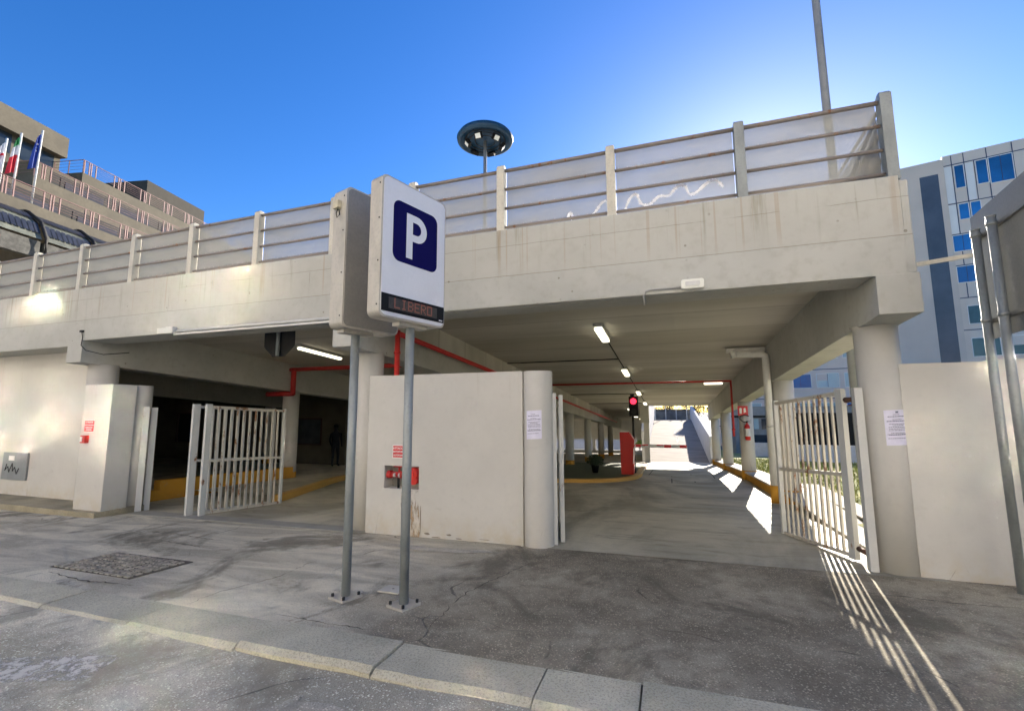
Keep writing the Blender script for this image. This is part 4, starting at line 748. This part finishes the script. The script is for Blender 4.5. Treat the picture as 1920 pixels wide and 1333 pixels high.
# far low annex
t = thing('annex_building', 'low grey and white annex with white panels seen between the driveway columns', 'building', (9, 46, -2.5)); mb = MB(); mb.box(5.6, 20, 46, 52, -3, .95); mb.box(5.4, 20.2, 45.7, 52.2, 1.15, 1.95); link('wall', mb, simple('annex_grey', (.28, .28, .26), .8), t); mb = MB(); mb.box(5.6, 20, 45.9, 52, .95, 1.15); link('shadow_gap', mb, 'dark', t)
for i in range(12): x = 5.9+i*.62; mb = MB(); mb.box(x, x+.38, 45.9, 45.98, -.05, .85); link('window', mb, 'paleglass' if i % 4 != 3 else 'bglass', t)
mb = MB(); mb.box(6.3, 9, 45.9, 45.97, -2.2, -.55); link('door', mb, 'bglass', t)
t = thing('apartment_block', 'blue grey apartment block far behind the driveway columns', 'building', (13, 76, -3)); mb = MB(); mb.box(9.6, 20, 76, 86, -4, 8.5); link('wall', mb, simple('bluegrey_render', (.27, .31, .42), .8, .05), t)
for i in range(4):
    for j in range(3): mb = MB(); x = 10.6+i*2.2; z = -1+j*2.9+.9; mb.box(x, x+.42, 75.93, 75.99, z, z+1.2); mb.box(x+.5, x+.92, 75.93, 75.99, z, z+1.2); wd = link('window', mb, 'bglass', t)
mb = MB(); mb.box(13.4, 15.4, 74.4, 75.9, 1.6, 3.2); link('balcony', mb, 'pvc', t)

# blue glass tower
u_ = Vector((.967, -.255, 0)).normalized(); nrm = Vector((-.255, -.967, 0)).normalized(); O_ = Vector((29.6, 65.5, 0))
t = thing('office_tower', 'tall grey clad office block with blue mirror windows at the right edge', 'office building', (32, 65, -3))
def tb(mb, a, b_, z0, z1, e0, e1): return mb.prism([(a, z0), (b_, z0), (b_, z1), (a, z1)], e0, e1, lambda p, q, e_: tuple(O_+u_*p+Vector((0, 0, q))+nrm*e_))
link('wall', tb(MB(), 2.5, 30, -4, 31.4, -14, 0), 'cladding', t); link('wall', tb(MB(), -6, 2.5, -4, 31.0, -14, .25), 'bstone', t); link('wall', tb(MB(), -24, -6, -4, 11.5, -14, 0), 'cladding', t)
link('stair_glazing', tb(MB(), .28, 1.95, 6.8, 29.3, .26, .27), 'stair', t)
fl = [30.15, 25.4, 21.7, 18.0, 14.2, 10.5, 6.8, 3.1, -.6]
for z in fl: link('joint_line', tb(MB(), 2.5, 30, z-.05, z+.05, .005, .03), 'mull', t)
for a in (3.25, 4.3, 6.2, 8.25): link('joint_line', tb(MB(), a-.04, a+.04, 14.2, 31.3, .005, .035), 'mull', t)
link('joint_line', tb(MB(), 5.08, 5.14, 25.4, 30.1, .005, .035), 'mull', t)
def win(a, b_, z0, z1, mat): fr_mb = MB(); tb(fr_mb, a-.07, a, z0-.08, z1+.08, .004, .09); tb(fr_mb, b_, b_+.07, z0-.08, z1+.08, .004, .09); tb(fr_mb, a, b_, z0-.08, z0, .004, .09); tb(fr_mb, a, b_, z1, z1+.08, .004, .09); fr = link('window', fr_mb, 'cladlight', t); link('pane', tb(MB(), a, b_, z0, z1, .03, .04), mat, fr); link('mullion', tb(MB(), (a+b_)/2-.02, (a+b_)/2+.02, z0, z1, .041, .07), 'mull', fr) if b_-a > 1.2 else None; link('blind', tb(MB(), a+.03, (a+b_)/2-.03, z1-(z1-z0)*random.choice((.15, .3, .5)), z1, .0405, .045), 'cladding', fr) if random.random() < .3 and b_-a > 1.2 else None
for a, b_ in ((2.55, 3.2), (4.36, 5.02)): link('light_panel', tb(MB(), a, b_, 25.5, 30.0, .004, .02), 'cladlight', t)
link('light_panel', tb(MB(), 2.55, 3.2, 21.8, 25.3, .004, .02), 'cladlight', t)
win(3.42, 4.18, 27.2, 29.9, 'blueglass'); win(5.25, 6.1, 27.2, 29.95, 'blueglass'); win(6.3, 8.15, 27.0, 30.0, 'blueglass'); win(3.42, 4.2, 23.4, 25.2, 'blueglass'); win(4.42, 5.2, 23.3, 25.2, 'blueglass'); win(6.4, 8.1, 23.3, 25.2, 'blueglass')
for k in (2, 3): win(2.6, 4.2, fl[k]-2.0, fl[k]-.15, 'blueglass'); win(4.5, 6.0, fl[k]-2.0, fl[k]-.15, 'blueglass'); win(6.4, 8.2, fl[k]-2, fl[k]-.15, 'blueglass')
for k in (4, 5, 6, 7):
    for a in (3.1, 6.2, 9.3, 12.4): win(a, a+2.2, fl[k]-3.0, fl[k]-1.0, simple('green_tinted_glass', (.05, .10, .10), .12, .3, .5, bump=0) if k < 7 else 'bglass')
for k in range(5, 9):
    z = fl[k]
    link('joint_line', tb(MB(), -24, -6.02, z-.05, z+.05, .005, .03), 'mull', t)
    for i in range(6):
        a = -23.5+i*2.95; win(a, a+2.3, z-2.3, z-.6, 'paleglass' if (i+k) % 3 else 'blueglass')
    for a in (-4.6, -2.3):
        if k > 3: win(a, a+1.6, z-2.4, z-.9, 'bglass' if k % 2 else 'paleglass')

# ------------------------------------------------------------------ terraced concrete building at the left
tb_ = thing('terraced_building', 'stepped brown concrete building with dark red railings above the left roof edge', 'building', (-40, 20, -2))
ang = R(12.1); ua = Vector((-math.sin(ang), math.cos(ang), 0)); na = Vector((math.cos(ang), math.sin(ang), 0))  # ua recedes, na faces the viewer side
def base(u0): return Vector((math.cos(YAW)*u0, math.sin(YAW)*u0, 0))
def blk(mb, u0, s0, s1, z0, z1, dep, off=0.):
    B_ = base(u0); return mb.prism([(s0, z0), (s1, z0), (s1, z1), (s0, z1)], off, off-dep, lambda a, b_, e_: tuple(B_+ua*a+na*e_+Vector((0, 0, b_))))
def sof(u0, y): return (y-base(u0).y)/ua.y
# each: lateral offset, start y, end y, slab bottom, top
T1s, T1e = 8, 44
levels = [(-30, 4, 45, 12.2, 13.35, 4.4), (-33, 15.9, 46, 15.1, 16.35, 5), (-36, 20.3, 47, 18.3, 19.55, 6)]
for u0, ya, yb, z0, z1, dep in levels:
    link('terrace_slab', blk(MB(), u0, sof(u0, ya), sof(u0, yb), z0, z1, dep+8), 'stone', tb_)
for u0, ya, yb, z0, z1, lite in ((-32.2, 13, 45, 9, 15.2, 1), (-35.2, 17, 46, 16.3, 18.4, 1), (-33.5, 4, 45, 3, 12.3, 0)):
    link('wall', blk(MB(), u0, sof(u0, ya), sof(u0, yb), z0, z1, 8), 'stone', tb_)
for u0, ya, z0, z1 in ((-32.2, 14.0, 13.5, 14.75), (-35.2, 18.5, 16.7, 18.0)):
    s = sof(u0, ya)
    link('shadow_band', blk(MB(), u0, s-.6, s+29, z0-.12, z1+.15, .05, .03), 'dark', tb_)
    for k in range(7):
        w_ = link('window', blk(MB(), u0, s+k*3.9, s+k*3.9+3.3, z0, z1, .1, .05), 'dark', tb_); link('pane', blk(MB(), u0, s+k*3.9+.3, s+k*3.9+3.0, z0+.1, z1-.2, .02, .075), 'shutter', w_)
# top block
link('wall', blk(MB(), -38, sof(-38, 5), sof(-38, 20.25), 18.5, 21.05, 10, -.6), 'stone', tb_); link('roof_block', blk(MB(), -38, sof(-38, 5), sof(-38, 20.25), 21.0, 22.6, 12), 'stone', tb_)
for a, b_ in ((6, 9), (9.3, 12.6), (12.9, 17.2), (17.5, 19.8)): w_ = link('window', blk(MB(), -38, sof(-38, a), sof(-38, b_), 19.6, 21.0, .1, -.55), 'bglass', tb_)
link('penthouse', blk(MB(), -42, sof(-42, 29.6), sof(-42, 36.8), 19, 25.0, 9), 'darkstone', tb_)
# terrace railings
def trail(u0, ya, yb, z, skew=0.):
    tr_ = link('terrace_railing', blk(MB(), u0, sof(u0, ya), sof(u0, yb), z+.97, z+1.01, .05), 'darkrail', tb_); s0, s1 = sof(u0, ya), sof(u0, yb); B_ = base(u0)
    mb = MB()
    for kz in (.2, .36, .52, .68, .84): blk(mb, u0, s0, s1, z+kz, z+kz+.015, .02, -.02)
    link('wire', mb, 'darkrail', tr_); s = s0+.1
    while s < s1:
        for d in (0, .35, .5, .85):
            if s+d < s1: link('upright', blk(MB(), u0, s+d-.03, s+d+.03, z, z+1.0, .06), 'pinkrail', tr_)
        s += 2.3
trail(-30, 6, 44, 13.35); trail(-33, 15.9, 45, 16.35); trail(-36, 20.3, 46, 19.55)
# end railings turning away at the terrace ends
for u0, ya, z in ((-33, 15.9, 16.35), (-36, 20.3, 19.55)):
    p = base(u0)+ua*sof(u0, ya); q = p-na*5; mb = MB(); mb.bar(p+Vector((0, 0, z+1)), q+Vector((0, 0, z+1)), .04); 
    for k in range(5): mb.bar(p+(q-p)*k/4+Vector((0, 0, z)), p+(q-p)*k/4+Vector((0, 0, z+1)), .05)
    for kz in (.25, .5, .75): mb.bar(p+Vector((0, 0, z+kz)), q+Vector((0, 0, z+kz)), .015)
    link('terrace_railing', mb, 'pinkrail', tb_)
# glazed canopy with solar cells
cn = thing('solar_canopy', 'glass canopy with solar cell strips and dark curved ribs in front of the terraces', 'canopy', (-31, 14, 11))
for k in range(6):
    s0 = sof(-28.5, 9.2+k*2.75); B_ = base(-28.5); L_ = 2.6
    prof_ = [(-2.2, 12.9), (-1.3, 12.6), (-.5, 12.0), (0, 11.0)]
    mb = MB()
    for (e0, z0), (e1, z1) in zip(prof_, prof_[1:]): mb.add([B_+ua*s0+na*e0+Vector((0, 0, z0)), B_+ua*(s0+L_)+na*e0+Vector((0, 0, z0)), B_+ua*(s0+L_)+na*e1+Vector((0, 0, z1)), B_+ua*s0+na*e1+Vector((0, 0, z1))], [(0, 1, 2, 3)])
    gl_ = link('glazing', mb, 'canopy', cn)
    for (e0, z0, e1, z1) in ((-1.9, 12.84, -1.4, 12.67), (-1.2, 12.60, -.7, 12.22), (-.42, 11.92, -.12, 11.32)):
        mb = MB()
        for j in range(9):
            a = s0+.08+j*.28; mb.add([B_+ua*a+na*(e0+.03)+Vector((0, 0, z0+.03)), B_+ua*(a+.24)+na*(e0+.03)+Vector((0, 0, z0+.03)), B_+ua*(a+.24)+na*(e1+.03)+Vector((0, 0, z1+.03)), B_+ua*a+na*(e1+.03)+Vector((0, 0, z1+.03))], [(0, 1, 2, 3)])
        link('solar_strip', mb, 'solar', gl_)
    mb = MB(); mb.tube([B_+ua*(s0-.08)+na*e_+Vector((0, 0, z_)) for e_, z_ in ((-2.4, 13.1), (-1.3, 12.75), (-.4, 12.1), (.1, 11.1), (.1, 10.2), (-1.2, 8.6))], .09, 8); link('rib', mb, 'dark', cn)
    mb = MB(); mb.box(0, 1, 0, 1, 0, 1); mb.v = [B_+ua*(s0+v.x*L_)+na*(-.1-v.y*.4)+Vector((0, 0, 10.0+v.z*.9)) for v in mb.v]; link('valance', mb, simple('patterned_shade', (.07, .07, .06), .7, .6, 4), cn)
mb = MB(); q = base(-27); blk(mb, -28, sof(-28, 9.5), sof(-28, 12.8), 6.5, 9.6, .2); link('red_banner', mb, 'redsign', cn) if False else None
t = thing('banner', 'dark banner with a red edge below the solar canopy at the left edge', 'banner', (-30, 12.5, 8)); link('cloth', blk(MB(), -28, sof(-28, 9.0), sof(-28, 12.15), 7.0, 10.4, .06), simple('dark_banner', (.02, .02, .04), .7), t); link('red_edge', blk(MB(), -28, sof(-28, 12.16), sof(-28, 12.45), 7.0, 10.45, .08), 'redsign', t)
# flags
def flag(label, s_y, zt, cols, sway, star=None):
    p = base(-30.6)+ua*sof(-30.6, s_y); t = thing('flag', label, 'flag', (p.x, p.y, 12.8), 'flags on the terrace'); mb = MB(); mb.cyl((p.x, p.y, 13.36), (p.x+.12, p.y+.05, zt), .05, n=10); link('pole', mb, 'pvc', t)
    zt -= .35; rows = 14; cols_n = 12; Wd = .30; H = zt-14.6-.0
    H = 2.05
    def P(i, j): a = i/cols_n; b_ = j/rows; droop = a*a*.25; return (p.x+.12*(1-b_)-na.y*0+(-.0)+ (-ua.x)*Wd*a*(.45+.55*b_)+.06*math.sin(a*9+b_*3), p.y-ua.y*Wd*a*(.45+.55*b_)*1.3, zt-H*b_-droop+.04*math.sin(a*7))
    pos = 0
    for nm, (c0, c1), mt in cols:
        mb = MB(); i0, i1 = int(c0*rows), int(c1*rows)
        for j in range(i0, i1):
            for i in range(cols_n): mb.add([P(i, j), P(i+1, j), P(i+1, j+1), P(i, j+1)], [(0, 1, 2, 3)], True)
        link(nm, mb, mt, t)
    if star:
        mb = MB()
        for a, b_ in star:
            q0 = Vector(P(a*cols_n, b_*rows))+Vector((.03, -.03, 0)); mb.cyl(q0, q0+Vector((.02, -.02, 0)), .05, n=5)
        link('star', mb, 'whiteink', t)
    return t
fg = simple('flag_green', (.02, .22, .06), .7); fw_ = simple('flag_white', (.62, .63, .66), .7); fr_ = simple('flag_red', (.55, .02, .04), .7); fb = simple('flag_blue', (.015, .05, .30), .7)
flag('white flag with red bars and a dark emblem at the far left edge', 13.25, 16.6, (('white_band', (0, .34), fw_), ('red_band', (.34, .42), fr_), ('white_band', (.42, 1), fw_)), .1)
flag('green, white and red flag hanging from the middle pole', 13.85, 17.3, (('green_band', (0, .25), fg), ('white_band', (.25, .5), fw_), ('red_band', (.5, 1), fr_)), .1)
flag('dark blue flag with a few pale stars on the rightmost pole', 14.8, 18.1, (('blue_cloth', (0, 1), fb),), .1, [(.3, .3), (.35, .4), (.3, .5)])

# ------------------------------------------------------------------ masts
t = thing('floodlight_mast', 'tall mast with a dark blue disc carrying a ring of floodlights', 'floodlight mast', (-7.37, 18, 3.2)); mx, my, mz = -7.37, 18.0, 13.75
mb = MB(); mb.cyl((mx, my, 3.1), (mx, my, mz), .10, .075, n=16); link('pole', mb, 'greybox', t)
mb = MB(); mb.lathe((mx, my, mz), [(0, .36), (.9, .34), (1.2, .25), (1.28, .12), (1.25, 0), (1.12, -.05), (1.08, .03), (.5, .08), (0, .08)], 48); link('disc', mb, simple('petrol_blue_disc', (.008, .045, .09), .5, .2), t)
mb = MB()
for r_ in (.45, .7, .9): mb.lathe((mx, my, mz+.0), [(r_, -.01), (r_+.02, .01), (r_, .03), (r_-.02, .01), (r_, -.01)], 36)
link('lamp_ring', mb, 'dark', t)
for k in range(6):
    a = R(30+60*k); q = Vector((mx+.78*math.cos(a), my+.78*math.sin(a), mz-.16)); d = Vector((math.cos(a), math.sin(a), -.9)).normalized(); s_ = Vector((-math.sin(a), math.cos(a), 0)); n_ = d.cross(s_)
    mb = MB(); mb.add([q+s_*.16*i+n_*.13*j+d*.08*k2 for i in (-1, 1) for j in (-1, 1) for k2 in (-1, 1)], [(0, 1, 3, 2), (4, 6, 7, 5), (0, 4, 5, 1), (2, 3, 7, 6), (0, 2, 6, 4), (1, 5, 7, 3)]); fl_ = link('floodlight', mb, 'black', t)
    mb = MB(); mb.add([q+s_*.12*i+n_*.10*j+d*.085 for i, j in ((-1, -1), (1, -1), (1, 1), (-1, 1))], [(0, 1, 2, 3)]); link('lens', mb, 'offlamp', fl_)
t = thing('lamp_pole', 'tall plain grey pole rising out of view behind the right roof railing', 'pole', (3.9, 12, 2)); mb = MB(); mb.cyl((3.93, 12, -.3), (3.80, 12, 22), .10, .07, n=16); link('pole', mb, 'greybox', t)

# ------------------------------------------------------------------ trees behind the ramp and hedge plants
def tree(label, x, y, zb_, h__, rad, n, mat, size=.12, seed=1):
    random.seed(seed); t = thing('tree', label, 'tree', (x, y, zb_), 'trees beyond the ramp'); mb = MB(); top = Vector((x, y, zb_+h__*.75)); mb.cyl((x, y, zb_), (x, y, zb_+h__*.5), .14, .09, n=8)
    for k in range(14):
        a = random.random()*6.28; p0 = Vector((x, y, zb_+h__*random.uniform(.3, .6))); p1 = p0+Vector((math.cos(a)*rad*.9, math.sin(a)*rad*.9, h__*random.uniform(.15, .4))); mb.cyl(p0, p1, .05, .012, n=5)
        for j in range(4): q = p0+(p1-p0)*random.uniform(.3, 1); mb.cyl(q, q+Vector((random.gauss(0, .5), random.gauss(0, .5), random.uniform(.1, .8))), .015, .006, n=4)
    link('trunk', mb, 'bark', t); mb = MB()
    for k in range(18):
        a = random.random()*6.28; rr = rad*random.uniform(.1, .9); leafcloud(mb, (x+math.cos(a)*rr, y+math.sin(a)*rr, zb_+h__*random.uniform(.45, .95)), (rad*.35, rad*.35, rad*.3), n//18, size)
    link('crown', mb, mat, t)
for k, (x, y, h__, rad) in enumerate(((-4.5, 64, 5.2, 2.4), (-.5, 66, 4.6, 2.2), (3.2, 63, 5.4, 2.3), (6.3, 64, 7.2, 2.6))):
    tree(('grey leafed tree beyond the fence at the ramp top, leftmost', 'grey leafed tree beyond the fence, in the middle of the ramp opening', 'thin twiggy tree beyond the right ramp wall', 'taller twiggy tree seen past the right ramp wall')[k], x, y, -1.2, h__, rad, 1500, 'grayleaf', .12, k+3)
random.seed(5); t = thing('shrub', 'bright green shrub in sunlight left of the ramp behind the barrier', 'shrub', (-3.0, 50, -2.6)); mb = MB(); leafcloud(mb, (-3.0, 50, -1.3), (.9, .6, .95), 1500, .11); link('foliage', mb, simple('sunny_leaf', (.22, .36, .06), .6, .3), t); mb = MB(); mb.cyl((-3, 50, -3.2), (-3, 50, -1.5), .06, n=8); link('stem', mb, 'bark', t)
t = thing('garden_wall', 'sunlit white wall seen behind the garage through the rear openings', 'wall', (-15, 56, -3)); mb = MB(); mb.box(-31, -4.4, 56, 56.2, -3.4, .6); link('wall_face', mb, 'cold_white', t)

# cracks and joints in the paving
random.seed(31)
ck = simple('open_crack', (.10, .085, .06), .95)
def crack(pts, w_, zf):
    P = []
    for p, q in zip(pts, pts[1:]):
        n = max(3, int(math.dist(p, q)/.05))
        for i in range(n): t_ = i/n; P.append((p[0]+(q[0]-p[0])*t_+random.gauss(0, .008), p[1]+(q[1]-p[1])*t_+random.gauss(0, .008)))
    P.append(pts[-1]); vs = []
    for i, p in enumerate(P):
        q = P[min(i+1, len(P)-1)]; o_ = P[max(i-1, 0)]; d = Vector((q[0]-o_[0], q[1]-o_[1])).normalized(); hw = w_*random.uniform(.15, 1)*(.3+.7*math.sin(math.pi*(i+.3)/len(P)))
        for s_ in (-1, 1): vs.append((p[0]-d.y*hw*s_, p[1]+d.x*hw*s_, zf(p[0], p[1])))
    mb = MB(); mb.add(vs, [(2*i, 2*i+2, 2*i+3, 2*i+1) for i in range(len(P)-1)]); struct(link('paving_crack', mb, ck))
pz = lambda x, y: g(x, y)+.0065
for pts, w_ in (([(-6.37, 3.26), (-5.72, 3.19), (-5.37, 3.23), (-5.03, 3.26)], .012), ([(-6.37, 3.07), (-6.38, 3.22)], .01), ([(-7.23, 4.3), (-6.79, 4.69), (-5.61, 4.56)], .012), ([(-1.79, 3.2), (-1.85, 3.73), (-1.86, 4.12), (-1.75, 4.61), (-1.56, 5.31)], .008), ([(-3.2, 3.15), (-2.69, 3.13), (-2.23, 3.14)], .009), ([(1.41, 5.36), (1.98, 5.32), (2.35, 5.28), (2.79, 5.34)], .01), ([(-8.5, 4.9), (-7.2, 5.05), (-6.1, 4.95), (-4.9, 5.1)], .008), ([(-4.03, 3.05), (-4.06, 3.4), (-3.9, 3.9), (-4.0, 4.6)], .006)): crack(pts, w_, pz)
rz_ = lambda x, y: roadz(x, y)+.0075
# asphalt repair patches, each a thin sheet on the paving
def patch(poly, zf, col, nm):
    poly = [(p[0]+random.gauss(0, .02), p[1]+random.gauss(0, .02)) for p in smooth_poly(poly+[poly[0]], 5)[:-1]]
    mb = MB(); mb.add([(p[0], p[1], zf(p[0], p[1])) for p in poly], [tuple(range(len(poly)))]); struct(link('repair_patch', mb, col))
pa = asphalt('repair_patch_asphalt', (.15, .125, .09), (.26, .22, .165), crack=False); pb = asphalt('pale_mortar_patch', (.50, .46, .37), (.66, .61, .50), crack=False)
0 and patch([(-7.0, 3.3), (-6.75, 3.3), (-6.7, 3.75), (-6.9, 4.05), (-7.25, 3.7)], lambda x, y: g(x, y)+.005, pa, 'a')
patch([(-2.15, 2.35), (-1.75, 2.30), (-1.7, 2.05), (-2.0, 1.95), (-2.25, 2.1)], lambda x, y: roadz(x, y)+.006, pb, 'b')
patch([(-3.1, 5.35), (-2.3, 5.5), (-2.2, 5.62), (-2.9, 5.55), (-3.6, 5.6), (-3.7, 5.5)], lambda x, y: g(x, y)+.005, pb, 'c')

# litter and leaves on the ground
random.seed(21); mb = MB()
for i in range(150):
    x = random.uniform(-7, 3.2); y = random.uniform(3.1, 6.0) if random.random() < .75 else random.uniform(1.6, 2.6)
    z = (g(x, y) if y > 3 else roadz(x, y))+.006; s_ = random.uniform(.004, .014); a = random.random()*6.28; c_, d_ = math.cos(a)*s_, math.sin(a)*s_
    mb.add([(x-c_, y-d_, z), (x+d_*.5, y-c_*.5, z+.004), (x+c_, y+d_, z+.002), (x-d_*.5, y+c_*.5, z+.006)], [(0, 1, 2, 3)])
o = link('litter', mb, simple('pale_debris', (.5, .46, .38), .8, .3, 9), base=(-2, 4, 0)); o['kind'] = 'stuff'; o['label'] = 'small pale scraps and grit scattered over the pavement'; o['category'] = 'litter'

# ------------------------------------------------------------------ the street front behind the viewer: sunlit facade whose windows throw light back
t = thing('street_building', 'long pale building with rows of windows across the street, facing the garage', 'building', (-8, -13, 0))
FY = -13.0; fz = [(1.0, 2.8), (4.7, 6.2), (7.9, 9.4), (10.6, 11.5), (13.4, 15.0)]; holes = []; xw = -34.
while xw < 21:
    for a, b_ in fz: holes.append((xw, xw+1.3, a, b_))
    xw += 2.75
link('wall', wallholes(-38, 26, -.2, 17, holes, FY-.4, FY), 'opp', t)
random.seed(4)
for (a, b_, c_, d) in holes:
    tx, tz = random.gauss(0, .012), random.gauss(0, .008)
    mb = MB(); mb.add([(a, FY-.15, c_), (b_, FY-.15+tx, c_), (b_, FY-.15+tx+tz, d), (a, FY-.15+tz, d)], [(0, 1, 2, 3)])
    link('window', mb, 'mirror' if (4 < c_ < 7 and -12 < a < 5) or (7 < c_ < 13 and (-22 < a < -2 and random.random() < .85 or 5 < a < 8.5 and c_ < 9)) else 'bglass', t)  # mirror panes picked by position to land reflected sun patches on garage and forecourt
